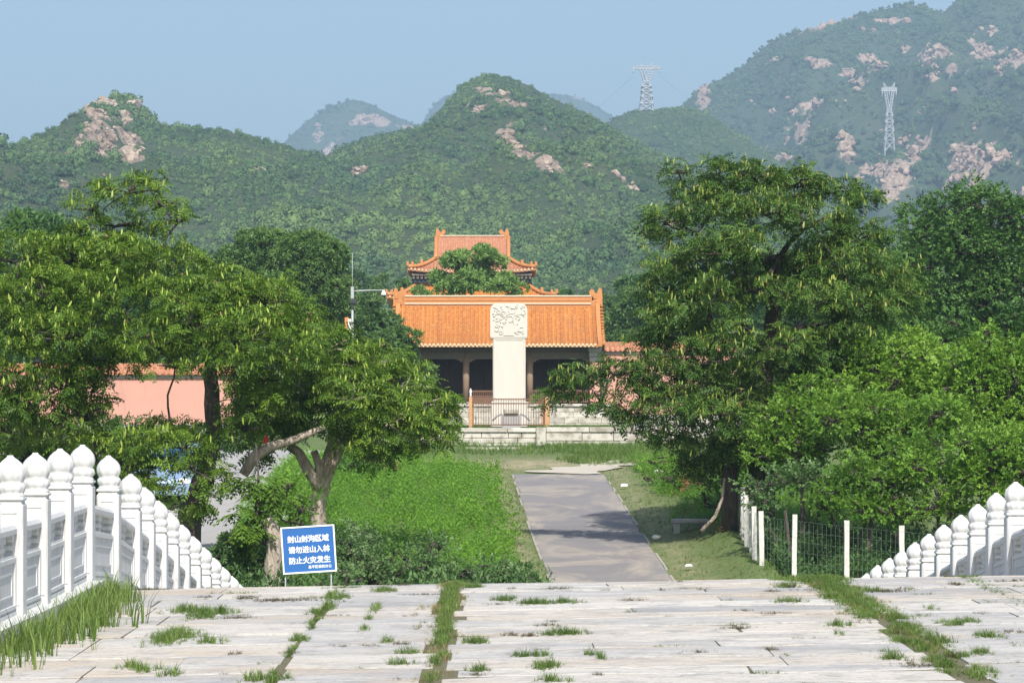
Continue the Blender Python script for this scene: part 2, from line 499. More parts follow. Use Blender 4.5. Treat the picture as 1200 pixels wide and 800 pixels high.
# grey concrete lot on the left, under the trees
M['lot'] = m_plain('grey_concrete_lot', (.33, .32, .31), .9, .12, 1.2, bump=.15)
link('parking_lot', grid_mesh('parking_lot', np.arange(-16, -4.6, .4), np.arange(56, 100, .8), lambda X, Y: ground_z(X, Y) + .03, M['lot']), kind='structure')

# ------------------------------------------------------------ hills
def hillmat(name, g1, g2, g3, r1, r2, sc):
    g = G(name); v = g.world()
    c = g.mix(g.noise(v, .02 * sc, 5), g1, g2)
    c = g.mix(g.ramp(g.noise(v, .12 * sc, 4), [(.45, 0), (.65, .8)]), c, g3)
    rk = g.math('ADD', g.attr('rock'), g.math('MULTIPLY', g.math('SUBTRACT', g.noise(v, .25 * sc, 5, .6), .5), .7))
    rn = g.noise(g.world((1, 1, .6)), .55 * sc, 6, .75, .6)
    rc = g.ramp(rn, [(.36, [x * .35 for x in r1]), (.48, r1), (.64, r2)])
    c = g.mix(g.ramp(rk, [(.36, 0), (.46, 1)]), c, rc)
    g.set(Base_Color=c, Roughness=.95); g.bump(g.math('ADD', g.noise(v, .3 * sc, 6, .65), rn), 1.0, 2.0)
    return g.m
M['hill_near'] = hillmat('near_hillside', (.045, .080, .028), (.070, .115, .038), (.105, .125, .050), (.36, .27, .20), (.52, .42, .33), 1.0)
M['hill_far'] = hillmat('far_hillside', (.040, .070, .030), (.058, .095, .036), (.085, .105, .050), (.46, .33, .25), (.62, .48, .38), .5)

HILLS = {}
def hill(name, D, front, back, prof, z_foot, step, mat, rocks, spur=.25, spx=70., seed=0, pw=1.12, rough=1.0, label=None):
    """prof: silhouette (px,row) of the ridge at distance D; front/back: horizontal run of the slopes"""
    xsr = np.array([PX(p[0], D) for p in prof]); zsr = np.array([PZ(p[1], D) for p in prof])
    def zr(x): return np.interp(x, xsr, zsr)
    def H(X, Y):
        u = np.where(Y < D, (D - Y) / front, (Y - D) / back)
        uc = np.clip(u, 0, 1)
        Xw = X + 22 * fbm(X / 260. + seed, Y / 260. + 3.3, 2) * uc
        # smoothed ridge line away from the crest so that slopes do not repeat the skyline
        k = uc * 60.
        r = (zr(Xw - k) + 2 * zr(Xw) + zr(Xw + k) + zr(Xw - .5 * k) + zr(Xw + .5 * k)) / 6.
        p = (1 - uc) ** pw
        zf = GZ(Y) - 2.5
        rdg = ridged(X / spx + seed * 3.1, Y / (spx * 2.3) + seed, 3) - .62
        z = zf + (r - zf) * (p + spur * np.minimum(rdg - .22, .04) * 4 * uc * (1 - uc) * (1 - uc * .3))
        z = z + rough * fbm(X / 22. + seed, Y / 22., 3) * 3.0 * np.minimum(1, .15 + uc * 3)
        rk = rockmask(X, Y, z)
        z = z + rk * rough * (ridged(X / 9. + z / 14., Y / 9. + seed, 3) - .5) * 7.0 * np.minimum(1, .2 + uc * 6)
        return z
    def rockmask(X, Y, Z):
        px = 580 + F * X / Y; rw = 500 - F * Z / Y
        m = np.zeros_like(X)
        for (cx, cy, rx, ry, ang, amt) in rocks:
            a = radians(ang); dx = px - cx; dy = rw - cy
            e = ((dx * cos(a) + dy * sin(a)) / rx) ** 2 + ((-dx * sin(a) + dy * cos(a)) / ry) ** 2
            m = np.maximum(m, amt * np.exp(-e * .8))
        sc_ = D / 1200.
        return np.where(m > .04, np.clip(m * .98 + 1.05 * fbm(X / (13. * sc_) + Z / (9. * sc_) + 9, Z / (8. * sc_) - X / (30. * sc_), 5) - .05, 0, 1), 0)
    x0, x1 = PX(prof[0][0], D), PX(prof[-1][0], D)
    xs = np.arange(x0, x1, step); ys = np.arange(D - front, D + back, step * 1.15)
    link(name, grid_mesh(name, xs, ys, H, mat, {'rock': rockmask}), kind='structure')
    HILLS[name + str(seed)] = (H, rockmask, x0, x1, D, front)
    return H, rockmask, x0, x1

H5prof = [(640, 330), (700, 250), (760, 180), (790, 140), (806, 118), (818, 103), (835, 96), (852, 88), (872, 74), (890, 58), (905, 46), (930, 38), (962, 32),
          (985, 26), (1002, 20), (1022, 12), (1045, 8), (1068, 3), (1082, 6), (1094, 12), (1106, 14), (1118, 2), (1135, -14), (1170, -30), (1230, -45), (1330, -30), (1500, 60)]
R5 = [(825, 108, 8, 18, 0, .9), (958, 30, 30, 9, -10, .75), (1045, 28, 25, 8, 0, .5), (1093, 66, 16, 12, 0, .9), (1115, 72, 14, 8, 0, .7), (1155, 35, 14, 8, 0, .85), (1150, 60, 14, 9, 0, .85), (1182, 65, 16, 9, 0, .85),
      (1092, 92, 10, 6, 0, .8), (985, 130, 8, 9, 20, .95), (1062, 62, 10, 5, 0, .8), (1003, 100, 9, 12, 0, .7), (1120, 108, 12, 8, 30, .7), (1070, 170, 22, 12, 20, .9), (1052, 205, 38, 15, 8, 1.0),
      (1135, 195, 32, 22, -15, 1.0), (1165, 185, 18, 8, 30, .8), (905, 68, 10, 8, 0, .5), (1018, 132, 6, 7, 0, .6), (925, 185, 16, 7, 20, .6), (960, 190, 14, 6, 20, .6), (1195, 232, 14, 12, 0, .8), (1080, 45, 14, 6, 0, .5), (1030, 75, 12, 5, 0, .4)]
_r5 = random.Random(8)
for _k in range(44):
    _p = _r5.uniform(850, 1215); R5.append((_p, _r5.uniform(max(20, 150 - (_p - 800) * .5), 240), _r5.uniform(5, 13), _r5.uniform(3, 8), _r5.uniform(-30, 50), _r5.uniform(.6, .9)))
hill('mountain', 2900, 1700, 900, H5prof, 40, 11, M['hill_far'], R5, spur=.55, spx=170., seed=5, rough=3.2)
H4prof = [(560, 330), (640, 240), (690, 175), (715, 140), (740, 130), (760, 129), (800, 127), (825, 132), (845, 144), (870, 160), (900, 180), (940, 215), (990, 260), (1080, 330)]
hill('hill', 1900, 620, 400, H4prof, 36, 7, M['hill_near'], [(720, 205, 8, 5, 20, .5)], spur=.42, spx=150., seed=4, rough=1.5)
H3prof = [(260, 330), (320, 180), (340, 158), (365, 137), (390, 122), (412, 115), (432, 119), (450, 130), (470, 138), (492, 148), (520, 165), (560, 200), (600, 330)]
hill('mountain', 4300, 900, 600, H3prof, 60, 14, M['hill_far'], [(440, 140, 20, 9, 15, .72), (412, 148, 18, 8, -30, .62), (385, 182, 10, 16, 30, .8), (368, 168, 6, 16, 30, .62), (475, 149, 16, 5, 15, .65), (400, 170, 6, 12, 20, .6)], spur=.3, spx=200., seed=3, rough=3.0)
H6prof = [(400, 330), (470, 190), (495, 140), (512, 118), (525, 109), (545, 106), (570, 104), (620, 108), (655, 109), (680, 112), (700, 124), (716, 133), (740, 150), (800, 180), (850, 330)]
hill('mountain', 5200, 900, 600, H6prof, 70, 16, M['hill_far'], [(682, 116, 16, 5, 10, .7)], spur=.25, spx=260., seed=6, rough=3.0)
H2prof = [(300, 300), (340, 245), (370, 205), (392, 188), (410, 172), (425, 164), (450, 157), (475, 152), (500, 149), (513, 136), (527, 118), (545, 101), (562, 91), (578, 88), (600, 93), (622, 101),
          (645, 115), (668, 125), (690, 135), (712, 149), (735, 162), (755, 173), (775, 186), (800, 205), (835, 232), (880, 262), (940, 290), (1040, 310), (1200, 330)]
R2 = [(600, 122, 16, 8, 20, .72), (588, 113, 10, 6, 0, .7), (618, 128, 16, 5, 35, .75), (558, 128, 12, 9, 0, .72), (585, 140, 22, 6, 0, .6), (610, 175, 26, 7, 28, .98), (640, 190, 22, 7, 28, .98), (592, 160, 12, 6, 10, .9),
      (418, 200, 10, 6, 0, .85), (740, 217, 20, 5, 30, .85), (722, 205, 8, 4, 20, .7), (650, 170, 10, 4, 20, .5), (785, 262, 14, 6, 10, .8), (555, 160, 10, 5, 0, .5), (640, 150, 9, 5, 30, .7), (570, 108, 8, 5, 0, .7), (600, 145, 14, 5, 10, .75), (475, 215, 10, 4, 0, .6), (690, 195, 8, 5, 30, .7), (520, 185, 9, 4, 0, .6)]
hill('hill', 1330, 850, 400, H2prof, 24, 4.2, M['hill_near'], R2, spur=.42, spx=120., seed=2, rough=1.0)
H1prof = [(-260, 240), (-120, 222), (-30, 212), (0, 209), (35, 211), (52, 192), (70, 176), (85, 158), (98, 140), (110, 122), (122, 114), (135, 112), (150, 115), (165, 125), (180, 140), (196, 148), (215, 151), (240, 152), (262, 154), (285, 158),
          (310, 165), (335, 172), (355, 178), (378, 186), (400, 197), (430, 215), (465, 240), (505, 272), (560, 305), (640, 335), (760, 350)]
R1 = [(112, 138, 12, 20, 25, 1.0), (134, 155, 10, 30, 35, 1.0), (94, 168, 9, 16, 30, .95), (155, 182, 14, 12, 20, .95), (150, 160, 10, 16, 0, .85), (118, 165, 8, 12, 20, .8), (122, 122, 10, 6, 0, .8), (72, 215, 8, 6, 0, .7), (150, 195, 14, 6, 0, .6), (300, 198, 9, 4, 0, .6)]
hill('hill', 1050, 620, 320, H1prof, 18, 3.4, M['hill_near'], R1, spur=.42, spx=90., seed=1, rough=.9)

# ------------------------------------------------------------ shrubs covering the hillsides (uncountable: stuff)
def bushmat(name, a, b, c_):
    g = G(name)
    oi = g.n('ObjectInfo'); r = oi.outputs['Random']
    n = g.noise(g.n('Mapping', i0=oi.outputs['Location']).outputs[0], .014, 5, .65)
    f = g.math('ADD', g.math('MULTIPLY', r, .55), g.math('MULTIPLY', g.math('SUBTRACT', n, .40), 2.4), clamp=True)
    g.set(Base_Color=g.ramp(f, [(0, a), (.5, b), (1, c_)]), Roughness=.9)
    return g.m
M['bush_near'] = bushmat('hill_shrub_leaves', (.034, .080, .034), (.086, .160, .046), (.160, .235, .068))
M['bush_far'] = bushmat('far_shrub_leaves', (.032, .070, .036), (.074, .134, .050), (.130, .190, .066))
def bush_src(nm, seed, mat, tall=1.0):
    """small shrub: a dark core with many leaf patches standing off it"""
    rs = np.random.RandomState(seed)
    lob = rs.normal(size=(6, 3)); lob[:, 2] = np.abs(lob[:, 2]); lob /= np.linalg.norm(lob, axis=1)[:, None]
    bm = bmesh.new(); bmesh.ops.create_icosphere(bm, subdivisions=1, radius=.62)
    for v_ in bm.verts: v_.co.z = v_.co.z * .8 * tall + .28 * tall
    for i in range(130):
        d = rs.normal(size=3); d /= np.linalg.norm(d)
        if d[2] < -.35: continue
        rr = (.66 + .42 * max(0, float(np.max(lob @ d)) - .5)) * rs.uniform(.85, 1.12)
        p = Vector((d[0] * rr, d[1] * rr, d[2] * .8 * tall * rr + .28 * tall))
        nn = Vector(d) * 1.0 + Vector(rs.normal(0, .55, 3)); nn.normalize()
        a = nn.cross(Vector(rs.normal(size=3))).normalized(); b_ = nn.cross(a); sz = rs.uniform(.10, .20)
        bm.faces.new([bm.verts.new(p + a * sz), bm.verts.new(p + b_ * sz * .8), bm.verts.new(p - a * sz), bm.verts.new(p - b_ * sz * .8)])
    me = bpy.data.meshes.new(nm); bm.to_mesh(me); bm.free(); me.materials.append(mat)
    return bpy.data.objects.new(nm, me)     # only a source shape for the instances, never in the scene itself
def rock_src(nm, seed, mat):
    """angular boulder or ledge: split, flat-faced"""
    rs = np.random.RandomState(seed); bm = bmesh.new(); bmesh.ops.create_icosphere(bm, subdivisions=2, radius=1.0)
    cuts = rs.normal(size=(9, 3)); cuts /= np.linalg.norm(cuts, axis=1)[:, None]; off = rs.uniform(.45, .8, 9)
    for v_ in bm.verts:
        p = np.array(v_.co)
        for c_, o_ in zip(cuts, off):
            q = p @ c_
            if q > o_: p = p - c_ * (q - o_)
        p = p * (1 + rs.uniform(-.05, .05)); v_.co = Vector((p[0] * 1.25, p[1], p[2] * 1.0))
    me = bpy.data.meshes.new(nm); bm.to_mesh(me); bm.free(); me.materials.append(mat)
    return bpy.data.objects.new(nm, me)
def bush_cover(keys, mat, dens, smin, smax, name, seed, rocks=False):
    srcs = [bush_src('shrub_shape', seed + i, mat, 1.0 if i < 2 else 1.5) if not rocks else rock_src('rock_shape', seed + i, mat) for i in range(3)]
    P = []; S = []
    rs = np.random.RandomState(seed)
    for k in keys:
        H, rm, x0, x1, D, front = HILLS[k]
        area = (x1 - x0) * (front + 30); n = int(area * dens)
        X = rs.uniform(x0, x1, n); Y = rs.uniform(D - front, D + 30, n)
        px = 580 + F * X / Y; ok = (px > -120) & (px < 1320); X = X[ok]; Y = Y[ok]
        Z = H(X, Y); row = 500 - F * Z / Y
        rkm = rm(X, Y, Z); ok = (row > -80) & (row < 400) & ((rkm > .40 + .25 * rs.rand(len(X))) if rocks else (rkm < .38 + .12 * rs.rand(len(X)))) & (Z > ground_z(X, Y) - 1); X, Y, Z = X[ok], Y[ok], Z[ok]
        # thinner on the driest patches
        ok = (fbm(X / 30., Y / 30., 2) + rs.uniform(-.5, .9, len(X))) > -.25; X, Y, Z = X[ok], Y[ok], Z[ok]
        P.append(np.stack([X, Y, Z - .3], 1)); S.append((smin + (smax - smin) * rs.rand(len(X)) ** 1.8) * (.85 + .9 * rs.rand(len(X)) ** 5) * (.9 + .5 * fbm(X / 50., Y / 50., 2)))
    P = np.concatenate(P); S = np.concatenate(S); n = len(P)
    me = bpy.data.meshes.new(name); me.vertices.add(n); me.vertices.foreach_set('co', P.astype(np.float32).ravel())
    for an, vv in (('bsize', S), ('bturn', rs.uniform(0, 6.28, n))):
        a = me.attributes.new(an, 'FLOAT', 'POINT'); a.data.foreach_set('value', vv.astype(np.float32))
    a = me.attributes.new('bkind', 'INT', 'POINT'); a.data.foreach_set('value', rs.randint(0, 3, n).astype(np.int32))
    me.materials.append(mat); me.update()
    ob = link(name, me, kind='stuff')
    tag(ob, None, None)
    ng = bpy.data.node_groups.new(name, 'GeometryNodeTree')
    ng.interface.new_socket('Geometry', in_out='INPUT', socket_type='NodeSocketGeometry')
    ng.interface.new_socket('Geometry', in_out='OUTPUT', socket_type='NodeSocketGeometry')
    N = ng.nodes.new; L = ng.links.new
    gi = N('NodeGroupInput'); go = N('NodeGroupOutput')
    jn = N('GeometryNodeJoinGeometry')
    def named(an, ty):
        q = N('GeometryNodeInputNamedAttribute'); q.data_type = ty; q.inputs['Name'].default_value = an
        return q.outputs['Attribute']
    sz, tn, kd = named('bsize', 'FLOAT'), named('bturn', 'FLOAT'), named('bkind', 'INT')
    rot = N('ShaderNodeCombineXYZ'); L(tn, rot.inputs[2])
    for i, s_ in enumerate(srcs):
        oi = N('GeometryNodeObjectInfo'); oi.inputs['Object'].default_value = s_
        iop = N('GeometryNodeInstanceOnPoints')
        cmp_ = N('FunctionNodeCompare'); cmp_.data_type = 'INT'; cmp_.operation = 'EQUAL'
        L(kd, cmp_.inputs[2]); cmp_.inputs[3].default_value = i
        L(gi.outputs[0], iop.inputs['Points']); L(oi.outputs['Geometry'], iop.inputs['Instance'])
        L(cmp_.outputs[0], iop.inputs['Selection']); L(sz, iop.inputs['Scale']); L(rot.outputs[0], iop.inputs['Rotation'])
        L(iop.outputs[0], jn.inputs[0])
    L(jn.outputs[0], go.inputs[0])
    md = ob.modifiers.new('scatter', 'NODES'); md.node_group = ng
    return ob, n
def rockmat(name, r1, r2):
    g = G(name); n = g.noise(g.world((1, 1, 1.6)), .55, 6, .7)
    c = g.mix(g.n('ObjectInfo').outputs['Random'], r1, r2)
    g.set(Base_Color=g.mix(g.ramp(n, [(.38, .75), (.55, 0)]), c, [x * .4 for x in r1]), Roughness=.95); return g.m
M['rock_near'] = rockmat('near_rock', (.34, .25, .185), (.52, .42, .33))
M['rock_far'] = rockmat('far_rock', (.36, .25, .19), (.54, .40, .31))
q1, m1_ = bush_cover(['hill1', 'hill2', 'hill4'], M['rock_near'], 1/2.2, .5, 2.0, 'hill_rocks', 51, True)
tag(q1, 'broken tan rock ledges on the near hills', 'rocks')
q2, m2_ = bush_cover(['mountain5', 'mountain3'], M['rock_far'], 1/8., 1.2, 3.6, 'mountain_rocks', 61, True)
tag(q2, 'pinkish rock outcrops on the far mountains', 'rocks')
print('rocks', m1_, m2_)
o1, n1_ = bush_cover(['hill1', 'hill2', 'hill4'], M['bush_near'], 1/2.7, .6, 1.9, 'hill_shrubs', 21)
tag(o1, 'low green shrubs and small trees covering the two near hills', 'shrubs')
o2, n2_ = bush_cover(['mountain5'], M['bush_far'], 1/11., 1.3, 3.3, 'mountain_shrubs', 31)
tag(o2, 'dense green scrub covering the large mountain on the right', 'shrubs')
o3, n3_ = bush_cover(['mountain3', 'mountain6'], M['bush_far'], 1/70., 2.3, 4.2, 'distant_shrubs', 41)
tag(o3, 'hazy scrub covering the two distant peaks', 'shrubs')
print('bushes', n1_, n2_, n3_)
# ------------------------------------------------------------ bridge
_dy = np.arange(-10, 62, .1)
_sl = np.interp(_dy, [-10, 26.3, 29.6, 62], [.0153, .0153, -.134, -.134])
_dz = np.concatenate([[0], np.cumsum((_sl[1:] + _sl[:-1]) / 2 * .1)])
_dz += -1.435 - np.interp(22.4, _dy, _dz)
def DK(y, x=.8): return np.interp(y, _dy, _dz) + .016 * (np.asarray(x, float) - .8)
def deck_at(px, row):
    """point of the deck seen at a pixel (used only to read positions off the photograph)"""
    ys = np.linspace(12, 28, 800)
    r = 500 - F * DK(ys, PX(px, ys)) / ys
    k = int(np.argmin(np.abs(r - row))); return float(PX(px, ys[k])), float(ys[k])
XL, XR = -3.53, 5.12

# body of the bridge (solid masonry below the paving)
b = MB()
yy = np.concatenate([np.arange(-6, 24, 1.0), np.arange(24, 32, .25), np.arange(32, 49.1, 1.0)]); n = len(yy)
vs = []; nc = 10; xc = np.linspace(XL - .35, XR + .35, nc)
for y in yy:
    vs += [(x, y, float(DK(y, x)) - .008) for x in xc] + [(xc[0], y, -5.0), (xc[-1], y, -5.0)]
w_ = nc + 2; fs = []
for i in range(n - 1):
    a = i * w_; c_ = a + w_
    fs += [(a + k, a + k + 1, c_ + k + 1, c_ + k) for k in range(nc - 1)]
    fs += [(a, c_, c_ + nc, a + nc), (a + nc - 1, a + nc + 1, c_ + nc + 1, c_ + nc - 1)]
fs += [tuple(range(nc)) + (nc + 1, nc), tuple((n-1)*w_ + k for k in range(nc)) + ((n-1)*w_ + nc + 1, (n-1)*w_ + nc)]
b.add(vs, fs)
deck = b.build('bridge_deck', M['joint_soil'], kind='structure')

# paving stones, one by one
def slab(x0, x1, y0, y1, top, seed):
    """a worn slab: uneven outline, rounded top edge"""
    rs = random.Random(seed)
    nx = max(2, int((x1 - x0) / .45))
    def edge(y, s_, ph):
        pts = []
        for i in range(nx + 1):
            t = i / nx; x = x0 + (x1 - x0) * t
            pts.append([x, y + .11 * float(perlin(x * .9 + 3, y * 5.7)) + .05 * float(perlin(x * 2.3, y * 9.1)) + s_ * (.004 + .012 * rs.random() + .014 * abs(sin(ph + t * 3.1)))])
        return pts
    lo = edge(y0, 1, rs.random() * 6); hi = edge(y1, -1, rs.random() * 6)
    for q in (lo, hi):
        q[0][0] += .002 + .004 * rs.random(); q[-1][0] -= .002 + .004 * rs.random()
    k = rs.random()
    if k < .35:   # corners worn round
        c_ = rs.uniform(.02, .06)
        for q, s_ in ((lo, 1), (hi, -1)):
            if rs.random() < .6: q[0][1] += s_ * c_; q[0][0] += c_ * .3
            if rs.random() < .6: q[-1][1] += s_ * c_; q[-1][0] -= c_ * .3
    out = [tuple(p) for p in lo] + [tuple(p) for p in reversed(hi)]
    cx = sum(p[0] for p in out) / len(out); cy = sum(p[1] for p in out) / len(out)
    tx, ty = rs.uniform(-.003, .003), rs.uniform(-.005, .005)
    def Z(x, y): return float(DK(y, x)) + top + tx * (x - cx) + ty * (y - cy)
    N_ = len(out); vs = []
    for (x, y) in out: vs.append((x, y, Z(x, y) - .16))
    for (x, y) in out: vs.append((x, y, Z(x, y) - .003))
    for (x, y) in out: vs.append((x + (cx - x) / max(.3, abs(cx - x) + .01) * .006, y + (cy - y) / max(.2, abs(cy - y) + .01) * .006, Z(x, y)))
    fs = [(i, (i+1) % N_, N_ + (i+1) % N_, N_ + i) for i in range(N_)] + [(N_+i, N_+(i+1) % N_, 2*N_+(i+1) % N_, 2*N_+i) for i in range(N_)]
    m = nx + 1
    # top as strips between the two long edges
    for i in range(nx): fs.append((2*N_ + i, 2*N_ + i + 1, 2*N_ + (N_ - 2 - i), 2*N_ + (N_ - 1 - i)))
    fs2 = []
    return vs, fs
SLABS = []
rs_ = random.Random(5)
bays = [(XL + .02, -1.37, 0), (-1.355, -.43, 2), (-.30, 2.74, 3), (2.92, XR - .02, 4)]
y_starts = {}
for (bx0, bx1, bi) in bays:
    y = 9.5 + rs_.random() * .4
    while y < 33.0:
        dep = rs_.uniform(.42, .82) if bi == 3 else rs_.uniform(.45, 1.0)
        x = bx0
        cuts = [bx0]
        if bi == 3:
            q = rs_.random()
            if q < .15: pass
            elif q < .7: cuts.append(bx0 + rs_.uniform(.9, 2.2))
            else: cuts += [bx0 + rs_.uniform(.7, 1.2), bx0 + rs_.uniform(1.7, 2.4)]
        elif bi in (0, 4): cuts.append(bx0 + rs_.uniform(.7, 1.5))
        cuts.append(bx1)
        for a, c_ in zip(cuts[:-1], cuts[1:]):
            j0 = 0
            e0 = rs_.uniform(-.05, .07) if a == bx0 and bi in (2, 3, 4) else 0.0
            e1 = rs_.uniform(-.06, .05) if c_ == bx1 and bi in (2, 3) else 0.0
            SLABS.append((a + e0, c_ + e1, y, y + dep, rs_.uniform(-.004, .004)))
        y += dep
for i, (a, c_, y0, y1, tp) in enumerate(SLABS):
    vs, fs = slab(a, c_, y0, y1, tp, i * 13 + 1)
    b = MB(); b.add(vs, fs); b.build('paving_stone', M['paving'], deck)
print('slabs', len(SLABS))

# ------------------------------------------------------------ balustrades
_ty = [18, 21.2, 22.4, 23.6, 24.96, 26.28, 28.08, 29.76, 31.1, 32.3, 43, 50]
_tz = [-.24, -.215, -.205, -.197, -.173, -.150, -.257, -.455, -.625, -.79, -2.25, -3.2]
def TL(y): return float(np.interp(y, _ty, _tz))
def TR(y): return TL(y) + float(np.interp(y, [30, 41], [-.03, .14])) + (0 if y > 29 else -.03)
PH = 1.19            # post height
SW = .205            # post width
def fin_profile():
    # collar with petals, then the swirled bud
    return [(.098, 0), (.104, .010), (.094, .022), (.092, .034), (.100, .046), (.106, .066), (.104, .086), (.096, .100), (.090, .110),
            (.098, .126), (.106, .150), (.108, .175), (.104, .200), (.094, .226), (.077, .250), (.056, .270), (.036, .285), (.024, .296), (.020, .306)]
prof_ = fin_profile()
fb = MB()
# collar petals and fluted bud built as one turned, fluted solid
vsf = []; nf_ = 40
for j, (r, z) in enumerate(prof_):
    for k in range(nf_):
        t = 2*pi*k/nf_
        am = .045 if 4 <= j <= 7 else (.05 if j >= 9 and j < 17 else 0)
        tw = 0 if j < 9 else (j - 9) * .22
        rr = r * (1 + .045 * (abs(cos(5 * t + tw)) - .5) * 2 * (1 if j < 17 else 0)) if j >= 9 else r * (1 + am * cos(12 * t))
        vsf.append((rr*cos(t), rr*sin(t), z))
fsf = [(j*nf_+k, j*nf_+(k+1) % nf_, (j+1)*nf_+(k+1) % nf_, (j+1)*nf_+k) for j in range(len(prof_)-1) for k in range(nf_)] + [tuple((len(prof_)-1)*nf_+k for k in range(nf_))]
fb.add(vsf, fsf, True)
ME_FIN = fb.mesh('finial', M['marble'])
sb = MB(); h = SW/2; SH = PH - .318
sb.box(-h, h, -h, h, -.30, SH - .035, .012)
sb.box(-h*.86, h*.86, -h*.86, h*.86, SH - .040, SH - .012, .004)
sb.box(-h*1.02, h*1.02, -h*1.02, h*1.02, SH - .014, SH + .012, .008)
# raised border on the two long faces
for s_ in (-1, 1):
    for (a, c_, z0, z1) in ((-h+.02, -h+.045, .10, SH-.08), (h-.045, h-.02, .10, SH-.08), (-h+.045, h-.045, SH-.105, SH-.08), (-h+.045, h-.045, .10, .125)):
        sb.box(a, c_, s_*h - .002*s_, s_*(h+.006), z0, z1)
ME_POST = sb.mesh('post', M['marble'])

def panel_mesh(L, dz, s_in):
    """carved stone panel between two posts; local y along the rail, z sheared by dz; s_in = +1/-1 side towards the deck"""
    b = MB(); t = .055
    def sh(): return
    b.box(-t, t, 0, L, -.12, .045, 0)                   # foot
    b.box(-.042, .042, 0, L, .045, .52, 0)              # slab
    for s_ in (-1, 1):                                   # frame standing proud
        o = .042 * s_
        b.box(o, o + .014*s_, .02, L-.02, .07, .10); b.box(o, o + .014*s_, .02, L-.02, .46, .50)
        b.box(o, o + .014*s_, .02, .06, .10, .46); b.box(o, o + .014*s_, L-.06, L-.02, .10, .46)
        b.box(o, o + .008*s_, .16, L-.16, .17, .19); b.box(o, o + .008*s_, .16, L-.16, .36, .38)
        b.box(o, o + .008*s_, .16, .18, .19, .36); b.box(o, o + .008*s_, L-.18, L-.16, .19, .36)
    # handrail
    prof = [(-.06, .70), (-.062, .74), (-.045, .775), (0, .79), (.045, .775), (.062, .74), (.06, .70), (.04, .685), (-.04, .685)]
    vs = [(p[0], y, p[1]) for y in (0, L) for p in prof]; k = len(prof)
    b.add(vs, [(i, (i+1) % k, k+(i+1) % k, k+i) for i in range(k)] + [tuple(range(k)), tuple(range(k, 2*k))])
    # vase-shaped supports with side clouds
    for yc, full in ((0.0, .5), (L/2, 1), (L, .5)):
        a0 = -.11 if full == 1 else (0 if yc == 0 else -.11); a1 = .11 if full == 1 else (.11 if yc == 0 else 0)
        b.box(-.036, .036, yc + a0*.38, yc + a1*.38, .52, .56); b.box(-.04, .04, yc + a0*.8, yc + a1*.8, .56, .60)
        b.box(-.034, .034, yc + a0*.5, yc + a1*.5, .60, .63); b.box(-.04, .04, yc + a0, yc + a1, .63, .685)
    b.v = [(x, y, (z * .86 if z > 0 else z) + dz * (y / L)) for (x, y, z) in b.v]
    return b.mesh('panel', M['marble'])
def balustrade(x, ys, TF, s_in, label):
    root = empty('balustrade', (x, ys[0], TF(ys[0]) - PH), label, 'balustrade')
    o0 = root.location
    for i, y in enumerate(ys):
        p = link('post', ME_POST, root); p.location = (0, y - o0.y, TF(y) - PH - o0.z)
        p.scale = (1 + random.uniform(-.02, .02), 1 + random.uniform(-.02, .02), 1)
        f = link('finial', ME_FIN, p); f.location = (0, 0, SH + .010)
        f.rotation_euler = (random.uniform(-.02, .02), random.uniform(-.02, .02), random.random() * 6)
        if i + 1 < len(ys):
            y2 = ys[i+1]; L = y2 - y - SW + .006; z1, z2 = TF(y) - PH, TF(y2) - PH
            dz = (z2 - z1) * L / (y2 - y)
            q = link('panel', panel_mesh(L, dz, s_in), root)
            q.location = (0, y + SW/2 - .003 - o0.y, z1 + (z2 - z1) * (SW/2) / (y2 - y) + .02 - o0.z)
    # kerb stones below
    b = MB()
    for i in range(len(ys) - 1):
        y, y2 = ys[i], ys[i+1]
        z1, z2 = TF(y) - PH + .03, TF(y2) - PH + .03
        b = MB()
        xa, xb = -.19 + x, .19 + x
        b.add([(xa, y+.006, z1-.55), (xb, y+.006, z1-.55), (xb, y2-.006, z2-.55), (xa, y2-.006, z2-.55), (xa, y+.006, z1), (xb, y+.006, z1), (xb, y2-.006, z2), (xa, y2-.006, z2)],
              [(0,3,2,1),(4,5,6,7),(0,1,5,4),(1,2,6,5),(2,3,7,6),(3,0,4,7)])
        b.build('kerb_stone', M['marble'], root)
    return root
YL = [13.9, 15.2, 16.4, 17.6, 18.8, 20.0, 21.2, 22.42, 23.63, 24.92, 26.26, 28.1, 29.75, 30.95, 32.15, 33.35, 34.55, 35.85, 37.15, 38.5, 39.8, 41.1, 42.4, 43.7, 45.0, 46.3]
YR = [13.9, 15.2, 16.4, 17.6, 18.8, 20.0, 21.2, 22.42, 23.63, 24.92, 26.26, 27.7, 29.0, 30.2, 31.35, 32.55, 33.78, 35.0, 36.2, 37.4, 38.65, 39.85, 41.05, 42.3, 43.5, 44.8, 46.1]
balustrade(XL, YL, TL, 1, 'white marble balustrade with lotus-bud finials along the left edge of the bridge')
balustrade(XR, YR, TR, -1, 'white marble balustrade with lotus-bud finials along the right edge of the bridge')
